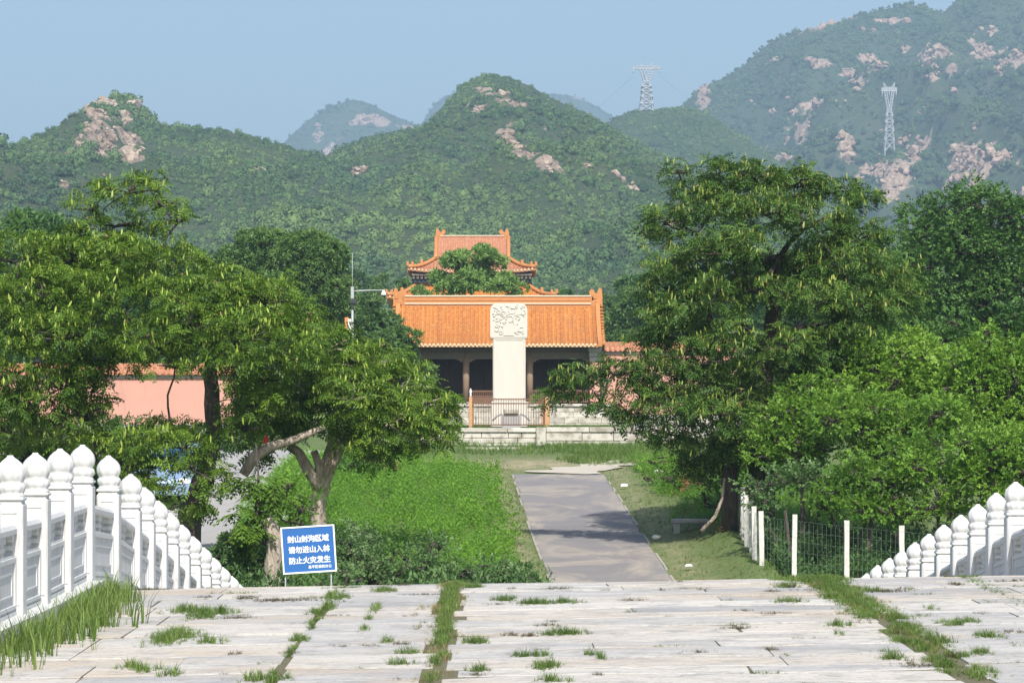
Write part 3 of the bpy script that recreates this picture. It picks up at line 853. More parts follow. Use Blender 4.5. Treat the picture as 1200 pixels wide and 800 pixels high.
# ------------------------------------------------------------ roof builder
def roof_profile(y0, z0, y1, z1, n=7, sag=.16):
    """eave (y0,z0) up to ridge (y1,z1): concave curve"""
    out = []
    for i in range(n):
        t = i / (n - 1)
        out.append((y0 + (y1 - y0) * t, z0 + (z1 - z0) * (t - sag * sin(pi * t) * (1 - .2 * t) * 1.0)))
    return out
def barrel_mesh(prof, r, mat, name='tile_row', seg=5, x=0.0, org=(0,0,0)):
    """one line of round tiles running from eave to ridge, in steps (each tile slightly proud of the next)"""
    b = MB(); vs = []; fs = []; rings = 0
    pts = []
    for i in range(len(prof) - 1):
        (ya, za), (yb, zb) = prof[i], prof[i+1]
        pts += [(ya, za, r * 1.10), (ya + (yb-ya)*.98, za + (zb-za)*.98, r * .94)]
    for (y, z, rr) in pts:
        for k in range(seg):
            a = pi * k / (seg - 1)
            vs.append((x - cos(a) * rr, y, z + sin(a) * rr * 1.15))
        rings += 1
    for j in range(rings - 1):
        for k in range(seg - 1): fs.append((j*seg+k, j*seg+k+1, (j+1)*seg+k+1, (j+1)*seg+k))
    fs.append(tuple(range(seg)))
    b.add(vs, fs)
    return b.mesh(name, mat, org)
def roof_sheet(b, x0, x1, prof, th=.10):
    n = len(prof)
    vs = [(x, y, z) for (y, z) in prof for x in (x0, x1)] + [(x, y, z - th) for (y, z) in prof for x in (x0, x1)]
    fs = [(2*i, 2*i+1, 2*i+3, 2*i+2) for i in range(n-1)] + [(2*n+2*i, 2*n+2*i+2, 2*n+2*i+3, 2*n+2*i+1) for i in range(n-1)]
    fs += [(0, 2*n, 2*n+1, 1), (2*n-2, 2*n-1, 4*n-1, 4*n-2)]
    for i in range(n-1):
        fs += [(2*i, 2*i+2, 2*n+2*i+2, 2*n+2*i), (2*i+1, 2*n+2*i+1, 2*n+2*i+3, 2*i+3)]
    b.add(vs, fs)
def beast(b, x, y, z, s, h, t=.22):
    """ridge-end dragon head: forked upright silhouette; s=+1 faces right"""
    k = h
    o = [(-.30, 0), (.34, 0), (.36, .30), (.20, .38), (.24, .55), (.42, .66), (.48, .84), (.36, 1.0), (.20, .96), (.16, .82), (.06, .76), (-.02, .80), (-.06, 1.02), (-.16, 1.10), (-.26, .98), (-.30, .6)]
    b.prism([(x + s * px_ * k, z + pz_ * k) for px_, pz_ in o], 'y', y - t/2, y + t/2)
    b.box(x - .1*k, x + .22*k, y - t*.7, y + t*.7, z + .08*k, z + .36*k, .03)
    b.box(x - .22*k, x - .02*k, y - t*.62, y + t*.62, z + .42*k, z + .72*k, .03)

# ------------------------------------------------------------ front gate hall, y = 160
GY = 160.0
xa, xb = PX(464.5, GY), PX(702.5, GY)
gate = empty('gate_hall', ((xa + xb) / 2, GY + 3, 1.2), 'orange tiled gate hall with open dark front bay and timber columns behind the stele', 'gate hall')
ez, rz_ = PZ(405, GY), PZ(357, GY + 3)
prof = roof_profile(GY - .9, ez, GY + 3, rz_, 9)
prof_b = roof_profile(GY + 6.9, ez, GY + 3, rz_, 9)
b = MB(); roof_sheet(b, xa + .1, xb - .1, prof); roof_sheet(b, xa + .1, xb - .1, prof_b)
roof = b.build('roof', M['tile'], gate)
nrow = 47
pitch = (xb - xa - .5) / nrow
og = Vector((0, 0, 0))
me_row = barrel_mesh(prof, .062, M['tile'], org=(0, GY + 3, 1.2))
offx = gate.location.x
for i in range(nrow + 1):
    o = link('tile_row', me_row, roof); o.location = (xa + .25 + i * pitch - offx, 0, random.uniform(-.006, .006))
me_rowb = barrel_mesh(prof_b, .062, M['tile'], org=(0, GY + 3, 1.2))
ob_ = MB()
for i in range(nrow + 1):
    x = xa + .25 + i * pitch
    q = barrel_mesh(prof_b, .062, M['tile'], x=x)
    ob_.add([v_.co[:] for v_ in q.vertices], [tuple(p.vertices) for p in q.polygons]); bpy.data.meshes.remove(q)
bpy.data.meshes.remove(me_rowb)
ob_.build('rear_tile_rows', M['tile'], roof, 'stuff')
# eave: round end tiles and drip tiles in a row
te = MB(); ye, ze = prof[0]
for i in range(nrow + 1):
    x = xa + .25 + i * pitch
    te.lathe([(.02, 0), (.070, 0), (.070, .03), (.02, .034)], (0, 0, 0), 8, False)
    m_ = len(te.v) - 32
    te.v[m_:] = [(x + vx, ye - .02 - vz, ze + .035 + vy) for (vx, vy, vz) in te.v[m_:]]
    te.prism([(x + pitch*.14, ze + .0), (x + pitch*.86, ze + .0), (x + pitch*.74, ze - .055), (x + pitch*.5, ze - .10), (x + pitch*.26, ze - .055)], 'y', ye - .035, ye + .01) if i < nrow else None
te.build('eave_tiles', M['tile_end'], roof, 'stuff')
# gable verges: end ridge running down each gable, with short cross tiles
for s_, xg in ((-1, xa), (1, xb)):
    v_ = MB(); cap = MB()
    for pf in (prof, prof_b):
        for (y, z), (y2, z2) in zip(pf[:-1], pf[1:]):
            v_.add([(xg + dx, yy_, zz_ + dz_) for (yy_, zz_) in ((y, z), (y2, z2)) for dx in (-.11, .11) for dz_ in (-.06, .22)],
                   [(0,1,3,2), (4,6,7,5), (0,4,5,1), (2,3,7,6), (1,5,7,3), (0,2,6,4)])
        n_ = 17
        for i in range(n_):
            t = (i + .5) / n_; yy_ = float(np.interp(t, np.linspace(0, 1, 9), [p[0] for p in pf])); zz_ = float(np.interp(t, np.linspace(0, 1, 9), [p[1] for p in pf]))
            cap.box(xg + (.11 if s_ > 0 else -.30), xg + (.30 if s_ > 0 else -.11), yy_ - .07, yy_ + .07, zz_ - .04, zz_ + .09, .03)
    v_.build('verge_ridge', M['ridge'], roof)
    cap.build('verge_tiles', M['tile'], roof, 'stuff')
# main ridge with pale bands
rb = MB(); rb.box(xa + .3, xb - .3, GY + 2.82, GY + 3.18, rz_ - .15, rz_ + .42, .02); rb.build('ridge', M['ridge'], roof)
rb = MB(); rb.box(xa + .35, xb - .35, GY + 2.76, GY + 3.24, rz_ + .02, rz_ + .09); rb.box(xa + .35, xb - .35, GY + 2.77, GY + 3.23, rz_ + .40, rz_ + .49, .03); rb.build('ridge_band', M['ridge_cap'], roof)
rb = MB(); rb.box(xa + .4, xb - .4, GY + 2.79, GY + 3.21, rz_ + .20, rz_ + .26, .01); rb.build('ridge_moulding', M['ridge'], roof)
for s_, xg in ((1, xa + .02), (-1, xb - .02)):
    bb = MB(); beast(bb, xg, GY + 3, rz_ - .1, s_, .92, .30); bb.build('ridge_ornament', M['ridge'], roof)
# timber: columns, beams, brackets
colx = [PX(472, GY), PX(546, GY), PX(621, GY), PX(694, GY)]
FZ = PZ(473, GY)
for x in colx:
    c_ = MB(); c_.lathe([(.18, 0), (.175, 2.6)], (x, GY + .5, FZ + .10), 12); o = c_.build('column', M['column'], gate)
    c_ = MB(); c_.lathe([(.30, 0), (.30, .04), (.22, .10)], (x, GY + .5, FZ), 12); c_.build('column_base', M['stone'], o)
c_ = MB(); c_.box(xa + .5, xb - .5, GY + .36, GY + .64, ez - .68, ez - .30, .01); c_.build('lintel', M['beam'], gate)
c_ = MB(); c_.box(xa + .5, xb - .5, GY + .30, GY + .70, ez - .28, ez - .14, .01); c_.build('eave_beam', M['beam'], gate)
c_ = MB()
for i in range(24):
    x = xa + .7 + i * (xb - xa - 1.4) / 23.
    c_.box(x - .10, x + .10, GY + .05, GY + .8, ez - .135, ez + .02); c_.box(x - .16, x + .16, GY + .28, GY + .42, ez - .06, ez + .06)
c_.build('bracket_row', M['bracket_blue'], gate, 'stuff')
c_ = MB()
for i in range(58):
    x = xa + .4 + i * (xb - xa - .8) / 57.
    c_.add([(x + dx, y_, z_ + dz_) for (y_, z_) in ((GY - .78, ez - .10), (GY + 1.2, ez + .52)) for dx in (-.04, .04) for dz_ in (-.05, .02)],
           [(0,1,3,2), (4,6,7,5), (0,4,5,1), (2,3,7,6), (1,5,7,3), (0,2,6,4)])
c_.build('rafters', M['bracket_blue'], gate, 'stuff')
for i, x in enumerate(colx):      # carved corner brackets below the lintel
    for s_ in (-1, 1):
        if (i == 0 and s_ < 0) or (i == 3 and s_ > 0): continue
        c_ = MB(); c_.prism([(x + s_*.17, ez-.69), (x + s_*.50, ez-.69), (x + s_*.47, ez-.73), (x + s_*.36, ez-.75), (x + s_*.30, ez-.81), (x + s_*.22, ez-.83), (x + s_*.17, ez-.88)], 'y', GY + .42, GY + .56)
        c_.build('corner_bracket', M['column'], gate)
# back wall with panelled doors in shadow, ceiling, side walls
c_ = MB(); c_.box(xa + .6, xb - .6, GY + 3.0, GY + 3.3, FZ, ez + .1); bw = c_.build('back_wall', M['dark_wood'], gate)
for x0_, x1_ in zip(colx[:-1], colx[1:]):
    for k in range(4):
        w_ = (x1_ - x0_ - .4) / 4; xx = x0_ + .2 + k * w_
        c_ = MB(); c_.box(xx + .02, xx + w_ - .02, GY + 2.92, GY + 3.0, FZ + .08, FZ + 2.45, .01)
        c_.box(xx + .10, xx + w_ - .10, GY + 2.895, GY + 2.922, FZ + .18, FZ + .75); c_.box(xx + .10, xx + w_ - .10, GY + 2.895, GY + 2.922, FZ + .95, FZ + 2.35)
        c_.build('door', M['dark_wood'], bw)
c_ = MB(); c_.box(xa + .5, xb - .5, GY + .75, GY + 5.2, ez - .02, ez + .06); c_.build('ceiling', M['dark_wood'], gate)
for s_, x0_, x1_ in ((-1, xa - .02, xa + .5), (1, xb - .5, xb + .02)):
    c_ = MB(); c_.box(x0_, x1_, GY - .15, GY + 6.1, FZ, ez - .82); sw = c_.build('side_wall', M['pink'], gate)
    c_ = MB(); c_.box(x0_ - .02, x1_ + .02, GY - .2, GY + 6.15, ez - .82, ez - .55, .01); c_.box(x0_ - .05, x1_ + .05, GY - .32, GY + 6.2, ez - .55, ez - .30, .01); c_.box(x0_ - .08, x1_ + .08, GY - .48, GY + 6.3, ez - .30, ez - .04, .01)
    c_.build('pier_head', M['grey_brick'], sw)
    c_ = MB(); c_.prism([(GY - .1, ez - .04), (GY + 6.1, ez - .04), (GY + 3, rz_ - .75)], 'x', x0_ + .02, x1_ - .02); c_.build('gable', M['grey_brick'], sw)
# stone platform in blocks
c_ = MB(); c_.box(xa - .6, xb + .6, GY - .55, GY + 6.6, -.6, FZ - .14); plat = c_.build('platform', M['joint_soil'], gate)
for k in range(11):
    w_ = (xb - xa + 1.4) / 11; x0_ = xa - .7 + k * w_
    c_ = MB(); c_.box(x0_ + .006, x0_ + w_ - .006, GY - .72, GY + .1, FZ - .14, FZ, .012); c_.build('coping_stone', M['stone'], plat)
zb = PZ(500, GY) - .1; hh = (FZ - .14 - zb) / 4
for r_ in range(4):
    x = xa - .6 - (r_ % 2) * .4
    while x < xb + .6:
        w_ = random.uniform(.7, 1.3); c_ = MB()
        c_.box(max(x, xa - .6) + .006, min(x + w_, xb + .6) - .006, GY - .62 - random.random() * .02, GY - .5, zb + r_*hh + .005, zb + (r_+1)*hh - .005, .01)
        c_.build('stone_block', M['stone'], plat); x += w_
# wooden rail across the left bay
c_ = MB(); x0_, x1_ = PX(551, GY), PX(579, GY)
c_.box(x0_, x1_, GY + .1, GY + .16, FZ + .62, FZ + .70); c_.box(x0_, x1_, GY + .1, GY + .16, FZ + .36, FZ + .42); c_.box(x0_, x1_, GY + .1, GY + .16, FZ + .06, FZ + .14)
for k in range(12): xk = x0_ + (x1_ - x0_) * (k + .5) / 12; c_.box(xk - .02, xk + .02, GY + .11, GY + .15, FZ + .14, FZ + .62)
for k in range(6): xk = x0_ + (x1_ - x0_) * (k + .5) / 6; c_.box(xk - .10, xk + .10, GY + .12, GY + .14, FZ + .16, FZ + .34)
c_.build('railing', M['rust_rail'], gate)
# interior rail right of the stele
c_ = MB(); x0_, x1_ = PX(620, GY), PX(690, GY)
for zz_ in (.08, .40, .66): c_.box(x0_, x1_, GY + .1, GY + .16, FZ + zz_, FZ + zz_ + .06)
for k in range(28): xk = x0_ + (x1_ - x0_) * (k + .5) / 28; c_.box(xk - .02, xk + .02, GY + .11, GY + .15, FZ + .14, FZ + .66)
c_.build('railing', M['rust_rail'], gate)

# ------------------------------------------------------------ rear tower, y = 230
TY = 232.0
tw = empty('stele_tower', (PX(553, TY), TY + 4, 3.0), 'double-eaved tower with weathered orange roof rising behind the gate hall', 'tower')
cx = PX(553, TY)
def hip_roof(cx, cy, hx, hy, tx, ty, z0, z1, mat, parent, lift=.35, rows=None, name='roof', top_cap=False):
    """four curved slopes between an eave rectangle (hx,hy) and a top rectangle (tx,ty); corners lifted"""
    n = 7
    def P(side, u, t):
        # side 0 front,1 right,2 back,3 left ; u -1..1
        ex = hx + (tx - hx) * t; ey = hy + (ty - hy) * t
        z = z0 + (z1 - z0) * (t - .17 * sin(pi * t)) + lift * (abs(u) ** 4) * (1 - t) ** 2
        if side == 0: return (cx + u*ex, cy - ey, z)
        if side == 1: return (cx + ex, cy + u*ey, z)
        if side == 2: return (cx - u*ex, cy + ey, z)
        return (cx - ex, cy - u*ey, z)
    b = MB(); us = [-1 + 2*i/14. for i in range(15)]
    for sd in range(4):
        for dz_ in (0, -.14):
            vs = [(lambda p: (p[0], p[1], p[2] + dz_))(P(sd, u, j/(n-1))) for j in range(n) for u in us]
            fs = [(j*15+i, j*15+i+1, (j+1)*15+i+1, (j+1)*15+i) for j in range(n-1) for i in range(14)]
            b.add(vs, fs)
        vs = [P(sd, u, 0) for u in us] + [(lambda p: (p[0], p[1], p[2] - .14))(P(sd, u, 0)) for u in us]
        b.add(vs, [(i, i+1, 15+i+1, 15+i) for i in range(14)])
    r = b.build(name, mat, parent)
    tr = MB(); tend = MB()
    for sd in range(4):
        half = hx if sd % 2 == 0 else hy; thalf = tx if sd % 2 == 0 else ty
        cnt = int(half * 2 / .27)
        for k in range(cnt + 1):
            d = -half + 2*half*k/cnt
            # rows run straight up the slope, ending at the hip
            tmax = 1.0 if abs(d) <= thalf else (half - abs(d)) / (half - thalf)
            if tmax < .06: continue
            pts = []
            for j in range(6):
                t = tmax * j / 5.; cur = half + (thalf - half) * t
                pts.append(Vector(P(sd, max(-1, min(1, d / cur)), t)) + Vector((0, 0, .02)))
            tr.tube(pts, .065, 5, False)
            p0 = pts[0]
            tend.box(p0.x - .07, p0.x + .07, p0.y - .07, p0.y + .07, p0.z - .09, p0.z + .06, .02)
    tr.build('tile_rows', mat, r, 'stuff'); tend.build('eave_tiles', M['tile_end'], r, 'stuff')
    for sx in (-1, 1):
        for sy in (-1, 1):
            pts = [Vector(P(0 if sy < 0 else 2, sx * (1 if sy < 0 else -1), j/6.)) + Vector((0, 0, .16)) for j in range(7)]
            hb = MB(); hb.tube(pts, [.15]*7, 6, True); 
            for q in (0, 1): hb.box(pts[q].x - .1, pts[q].x + .1, pts[q].y - .1, pts[q].y + .1, pts[q].z, pts[q].z + .34, .03)
            hb.box(pts[3].x - .12, pts[3].x + .12, pts[3].y - .12, pts[3].y + .12, pts[3].z, pts[3].z + .38, .05)
            hb.build('hip_ridge', M['ridge'], r)
    return r
# upper roof: eave 478..628 px, row 318; gablet 510..597, ridge row 276
hx = (628 - 478) / 2 / F * TY * 1.0; tx = (597 - 511) / 2 / F * TY
ue = PZ(318, TY); um = PZ(303, TY)
cy = TY + 4.6
r1 = hip_roof(cx, cy, hx, 4.9, tx, 3.0, ue, um, M['tile_far'], tw, lift=.22)
zt = PZ(277, TY + 4.6)
pf = [(cy - 3.0, um), (cy - 2.2, um + .42), (cy - 1.2, um + 1.1), (cy - .5, um + 1.75), (cy, zt - .45)]
pb = [(2*cy - y, z) for y, z in pf]
b = MB(); roof_sheet(b, cx - tx, cx + tx, pf); roof_sheet(b, cx - tx, cx + tx, pb); ur = b.build('upper_slope', M['tile_far'], tw)
tr = MB()
k = int(2*tx/.27)
for i in range(k + 1):
    x = cx - tx + .1 + (2*tx - .2) * i / k
    for p_ in (pf, pb): tr.tube([(x, y, z + .02) for y, z in p_], .065, 5, False)
tr.build('tile_rows', M['tile_far'], ur, 'stuff')
for s_ in (-1, 1):
    vb = MB()
    for p_ in (pf, pb): vb.tube([(cx + s_*tx, y, z + .14) for y, z in p_], .17, 6)
    vb.build('verge_ridge', M['ridge'], ur)
    gb = MB(); gb.prism([(cy - 2.9, um), (cy + 2.9, um), (cy, zt - .5)], 'x', cx + s_*(tx - .3), cx + s_*(tx - .12)); gb.build('gablet', M['tile_far'], ur)
    bb = MB(); beast(bb, cx + s_*(tx - .25), cy, zt - .45, -s_, .98, .36); bb.build('ridge_ornament', M['ridge'], ur)
b = MB(); b.box(cx - tx + .3, cx + tx - .3, cy - .2, cy + .2, zt - .5, zt - .02, .03); b.build('ridge', M['tile_far'], ur)
b = MB(); b.box(cx - tx + .3, cx + tx - .3, cy - .24, cy + .24, zt - .02, zt + .08, .03); b.box(cx - tx + .3, cx + tx - .3, cy - .23, cy + .23, zt - .42, zt - .36, .01); b.build('ridge_band', M['ridge_cap'], ur)
# bracket storey below the upper roof, lower roof, walls
wx = (624 - 483) / 2 / F * TY
b = MB(); b.box(cx - wx, cx + wx, cy - 4.4, cy + 4.4, PZ(331, TY), ue - .10, 0); br = b.build('bracket_storey', M['bracket_blue'], tw)
b = MB()
for i in range(30):
    x = cx - wx + .15 + (2*wx - .3) * i / 29.
    b.box(x - .09, x + .09, cy - 4.62, cy - 4.38, ue - .55, ue - .15); b.box(x - .14, x + .14, cy - 4.72, cy - 4.62, ue - .32, ue - .15)
b.build('bracket_row', M['beam'], br, 'stuff')
b = MB(); b.box(cx - wx + .55, cx + wx - .55, cy - 3.9, cy + 3.9, PZ(342, TY), PZ(331, TY)); b.build('upper_wall', M['pink'], tw)
lh = hx + 1.55
hip_roof(cx, cy, lh, 6.4, wx - .4, 4.0, PZ(351, TY) - .15, PZ(334, TY), M['tile'], tw, lift=.35, name='lower_roof')
b = MB(); b.box(cx - lh + 1.4, cx + lh - 1.4, cy - 5.0, cy + 5.0, 3.0, PZ(351, TY) - .2); b.build('wall', M['pink'], tw)
b = MB(); b.box(cx - lh - .5, cx + lh + .5, cy - 6.6, cy + 6.6, 0, 3.0, .05); b.build('platform', M['stone'], tw)

# ------------------------------------------------------------ pink enclosure walls
def enclosure(x0, x1, y, z0, z1, label, dir_='front'):
    root = empty('enclosure_wall', ((x0 + x1) / 2, y, z0), label, 'wall')
    b = MB(); b.box(x0, x1, y, y + .7, z0 - .8, z1, 0); b.build('plaster', M['pink'], root)
    b = MB(); b.box(x0, x1, y - .09, y + .79, z1, z1 + .10, .0); b.build('cornice', M['grey_brick'], root)
    b = MB(); b.box(x0, x1, y - .03, y + .73, z0 - .7, z0 + .42, 0); b.build('plinth', M['grey_brick'], root)
    b = MB(); b.prism([(y - .22, z1 + .14), (y + .92, z1 + .14), (y + .45, z1 + .46), (y + .25, z1 + .46)], 'x', x0, x1); cp = b.build('coping', M['tile_far'], root)
    me = None; n = int((x1 - x0) / .26)
    b = MB()
    for s_, (ya, yb) in ((1, (y - .24, y + .28)), (-1, (y + .94, y + .42))):
        for i in range(n + 1):
            xx = x0 + .05 + (x1 - x0 - .1) * i / n
            b.tube([(xx, ya, z1 + .16), (xx, yb, z1 + .50)], [.065, .06], 6, False)
    b.build('tile_rows', M['tile_far'], cp, 'stuff')
    b = MB(); b.box(x0, x1, y + .22, y + .48, z1 + .44, z1 + .66, .03); b.build('ridge', M['tile_far'], cp)
    return root
enclosure(PX(-60, 136), PX(276, 136), 136.0, -.3, PZ(443, 136), 'pink enclosure wall with a weathered tile coping seen through the left trees')
enclosure(xb + .3, PX(870, 161), 161.0, .2, PZ(415, 161), 'pink enclosure wall joining the right side of the gate hall')

# ------------------------------------------------------------ terrace and stele
TX0, TX1 = PX(455, 105), PX(746, 105)
ter = empty('terrace', ((TX0 + TX1) / 2, 105, -.6), 'low terrace faced with pale stone blocks in front of the stele', 'terrace')
tz0, tz1 = PZ(523, 105), PZ(501, 105)
b = MB(); b.box(TX0 + .1, TX1 - .1, 105.12, 158, -1.2, tz1 - .02); b.build('core', M['joint_soil'], ter)
pil = [PX(530.5, 105), PX(634, 105)]
segs = [(TX0, pil[0] - .17), (pil[0] + .17, pil[1] - .17), (pil[1] + .17, TX1)]
for si, (x0_, x1_) in enumerate(segs):
    nr = 3 if si == 1 else 2
    hh = (tz1 - .16 - tz0 + .1) / nr
    for r_ in range(nr):
        x = x0_
        while x < x1_ - .05:
            w_ = random.uniform(.45, 1.1) if si == 1 else random.uniform(.9, 1.6); xe = min(x + w_, x1_)
            if x1_ - xe < .3: xe = x1_
            c_ = MB(); c_.box(x + .008, xe - .008, 105 - random.random() * .035, 105.2, tz0 - .1 + r_*hh + .006, tz0 - .1 + (r_+1)*hh - .006, .014); c_.build('stone_block', M['stone'], ter)
            x = xe
    x = x0_
    while x < x1_ - .05:
        w_ = random.uniform(1.1, 1.9); xe = min(x + w_, x1_)
        if x1_ - xe < .5: xe = x1_
        c_ = MB(); c_.box(x + .006, xe - .006, 104.93, 105.45, tz1 - .155, tz1 + (.03 if si == 2 else 0) - random.random()*.01, .015); c_.build('coping_stone', M['stone'], ter)
        x = xe
for x in pil:
    c_ = MB(); c_.box(x - .165, x + .165, 104.86, 105.4, tz0 - .2, tz1 + .015, .015); c_.build('pier_stone', M['stone'], ter)
# low ledges in the grass before the terrace
for (p0, p1, rw, yy_) in ((462, 636, 524, 103.4), (545, 612, 532, 100.5)):
    n_ = 5; 
    for k in range(n_):
        xk0 = PX(p0 + (p1-p0)*k/n_, yy_); xk1 = PX(p0 + (p1-p0)*(k+1)/n_, yy_); zk = float(ground_z((xk0+xk1)/2, yy_))
        c_ = MB(); c_.box(xk0 + .01, xk1 - .01, yy_, yy_ + .45, zk - .2, zk + .07, .02); c_.build('ledge_stone', M['stone'], ter)
# ramp stone and end post at the right end of the terrace
c_ = MB(); x0_, x1_ = PX(746, 104.5), PX(770, 104.5)
c_.prism([(x0_, PZ(508, 104.5)), (x0_, PZ(512, 104.5)), (x1_, PZ(523, 104.5)), (x1_, PZ(519.5, 104.5))], 'y', 104.4, 104.8); c_.build('ramp_stone', M['stone'], ter)
ep = MB(); x = PX(761, 107); ep.prism([(x - .26, PZ(491, 107)), (x + .14, PZ(491, 107)), (x + .40, PZ(514, 107) - .2), (x - .04, PZ(514, 107) - .2)], 'y', 107, 107.35)
ep.box(x - .3, x + .2, 106.95, 107.4, PZ(491, 107), PZ(489, 107), .01)
tag(ep.build('stone_post', M['stone']), 'white stone post leaning at the right end of the terrace', 'stone post')
c_ = MB(); x = PX(800, 108)
c_.box(PX(768, 108), PX(860, 108), 108, 108.4, PZ(520, 108), PZ(490, 108), .02); tag(c_.build('low_stone_wall', M['stone']), 'low grey stone wall right of the leaning post below the tree', 'low wall')

SY = 116.0
ste = empty('stele', (PX(597, SY), SY + .3, tz1), 'tall blank white stone stele with a carved dragon head in front of the gate', 'stele')
sx = PX(596.5, SY)
def s_x(px): return PX(px, SY)
b = MB(); b.box(s_x(577.5), s_x(616), SY, SY + .62, PZ(470, SY), PZ(394, SY), .03); body = b.build('body', M['stele'], ste)
# raised border round the face
b = MB(); z0, z1 = PZ(466, SY), PZ(397, SY)
for (a, c_, zz0, zz1) in ((s_x(578.6), s_x(580.4), z0, z1), (s_x(613.2), s_x(615), z0, z1), (s_x(580.4), s_x(613.2), z1 - .05, z1)): b.box(a, c_, SY - .018, SY + .02, zz0, zz1, .005)
b.build('border', M['stele'], body)
# head: rounded block with carved coils
hx0, hx1, hz0, hz1 = s_x(574.5), s_x(618), PZ(395, SY), PZ(355, SY)
r = .27; pts = [(hx0, hz0), (hx1, hz0)]
for (ccx, ccz, a0) in ((hx1 - r, hz1 - r, 0), (hx0 + r, hz1 - r, 90)):
    for k in range(6): a = radians(a0 + 18*k); pts.append((ccx + r*cos(a), ccz + r*sin(a)))
b = MB(); b.prism(pts, 'y', SY - .03, SY + .66); head = b.build('head', M['stele'], ste)
hw, hhh = hx1 - hx0, hz1 - hz0
def hp(u, v_, d=0.0): return (hx0 + u*hw, SY - .035 - d, hz0 + v_*hhh)
carv = MB()
def coil(pts, rad): carv.tube([hp(u, v_, rad*.3) for u, v_ in pts], [rad*.7] + [rad]*(len(pts)-2) + [rad*.5], 6)
def arc(cu, cv, ru, rv, a0, a1, n=9): return [(cu + ru*cos(radians(a0 + (a1-a0)*k/(n-1))), cv + rv*sin(radians(a0 + (a1-a0)*k/(n-1)))) for k in range(n)]
rc_ = random.Random(12)
def blob(u, v_, ru, rv):
    p = hp(u, v_, -.02); carv.lathe([(.9, -1), (1, -.3), (.75, .5), (.3, .9)], (0, 0, 0), 8); m_ = len(carv.v) - 32
    carv.v[m_:] = [(p[0] + vx*ru*hw, p[1] - (vz + 1) * .028, p[2] + vy*rv*hhh) for (vx, vy, vz) in carv.v[m_:]]
for (u, v_, a0, L_, tn) in ((.08, .88, -10, .85, -14), (.10, .62, 70, .55, -26), (.30, .80, 200, .45, 34), (.92, .60, 110, .55, 26), (.66, .84, -30, .42, -36), (.44, .56, 90, .45, -40), (.14, .44, 10, .75, 12),
                          (.12, .30, 60, .34, -40), (.88, .28, 120, .34, 40), (.24, .14, 100, .26, -50), (.78, .14, 70, .26, 50), (.54, .90, -80, .40, 30), (.36, .66, 0, .32, 44), (.70, .52, 150, .30, -44), (.84, .74, -120, .30, 40), (.20, .70, -60, .28, 50)):
    pts_ = [(u, v_)]; a_ = a0
    for k in range(7): a_ += tn; pts_.append((min(.95, max(.05, pts_[-1][0] + cos(radians(a_))*L_/7)), min(.96, max(.06, pts_[-1][1] + sin(radians(a_))*L_/7))))
    coil(pts_, rc_.uniform(.015, .024))
for k in range(46):
    u, v_ = rc_.uniform(.07, .93), rc_.uniform(.10, .93)
    if .36 < u < .64 and v_ < .36: continue
    blob(u, v_, rc_.uniform(.018, .034), rc_.uniform(.018, .036))
carv.build('dragon_relief', M['stele'], head)
b = MB(); b.prism([(hx0 + hw*.36, hz0 + .06), (hx1 - hw*.36, hz0 + .06), (hx1 - hw*.34, hz0 + hhh*.36), (hx0 + hw*.34, hz0 + hhh*.36)], 'y', SY - .055, SY); b.build('title_panel', M['stele'], head)
b = MB(); b.box(hx0 + .02, hx1 - .02, SY - .025, SY + .64, hz0 - .045, hz0 + .0, .01); b.build('neck', M['stele'], ste)
b = MB(); b.box(s_x(575.5), s_x(618), SY - .12, SY + .75, PZ(499, SY) - .05, PZ(470, SY), .04); b.build('pedestal', M['stele'], ste)
# small grey altar block in front with two curled stone scrolls
al = empty('stone_altar', (sx, 113, tz1), 'small grey stone altar with rounded top at the foot of the stele', 'altar')
def a_x(px): return PX(px, 112.5)
b = MB(); b.box(a_x(588), a_x(610), 112.5, 113.1, tz1 - .05, PZ(485, 112.5), .03); b.build('base', M['grey_brick'], al)
b = MB(); b.box(a_x(590.5), a_x(607.5), 112.4, 113.15, PZ(485, 112.5), PZ(479, 112.5), .03); b.build('top', M['stone'], al)
for s_, pxs in ((-1, (588, 582, 577)), (1, (610, 616, 621))):
    b = MB(); b.tube([(a_x(p), 112.7, PZ(r_, 112.7)) for p, r_ in zip(pxs, (484.5, 487.5, 493))], [.045, .04, .03], 6); b.build('scroll', M['grey_brick'], al)
# iron fence round the stele
fe = empty('iron_fence', (sx, 108, tz1), 'rusty iron picket fence with tan posts around the stele', 'fence')
def f_x(px): return PX(px, 107.5)
for p0, p1, y0 in ((549.5, 553.5, 107.4), (638.5, 644, 107.4)):
    b = MB(); b.box(f_x(p0), f_x(p1), y0, y0 + .15, tz1 - .05, PZ(465, 107.5), .012); pz_ = b.build('post', M['tan_wood'], fe)
b = MB(); b.box(f_x(550), f_x(553), 117.4, 117.5, tz1, PZ(466, 107.5), .01); b.build('post', M['tan_wood'], fe)
b = MB(); b.box(f_x(640), f_x(643), 117.4, 117.5, tz1, PZ(466, 107.5), .01); b.build('post', M['tan_wood'], fe)
for rw in (467.5, 472.5, 497.5):
    b = MB(); z = PZ(rw, 107.5); b.box(f_x(553.5), f_x(638.5), 107.45, 107.49, z - .025, z + .02); b.build('rail', M['rust_rail'], fe)
    for xx in (f_x(551.5), f_x(641.5)):
        b = MB(); b.box(xx - .02, xx + .02, 107.55, 117.4, z - .02, z + .02); b.build('rail', M['rust_rail'], fe)
b = MB(); z0, z1 = PZ(497.5, 107.5), PZ(467.5, 107.5)
me_p = b.box(-.009, .009, -.009, .009, z0, z1).mesh('picket', M['rust_rail'])
for k in range(29):
    x = f_x(553.5) + (f_x(638.5) - f_x(553.5)) * (k + .5) / 29
    o = link('picket', me_p, fe); o.location = (x - fe.location.x, 107.43 - fe.location.y, -fe.location.z)
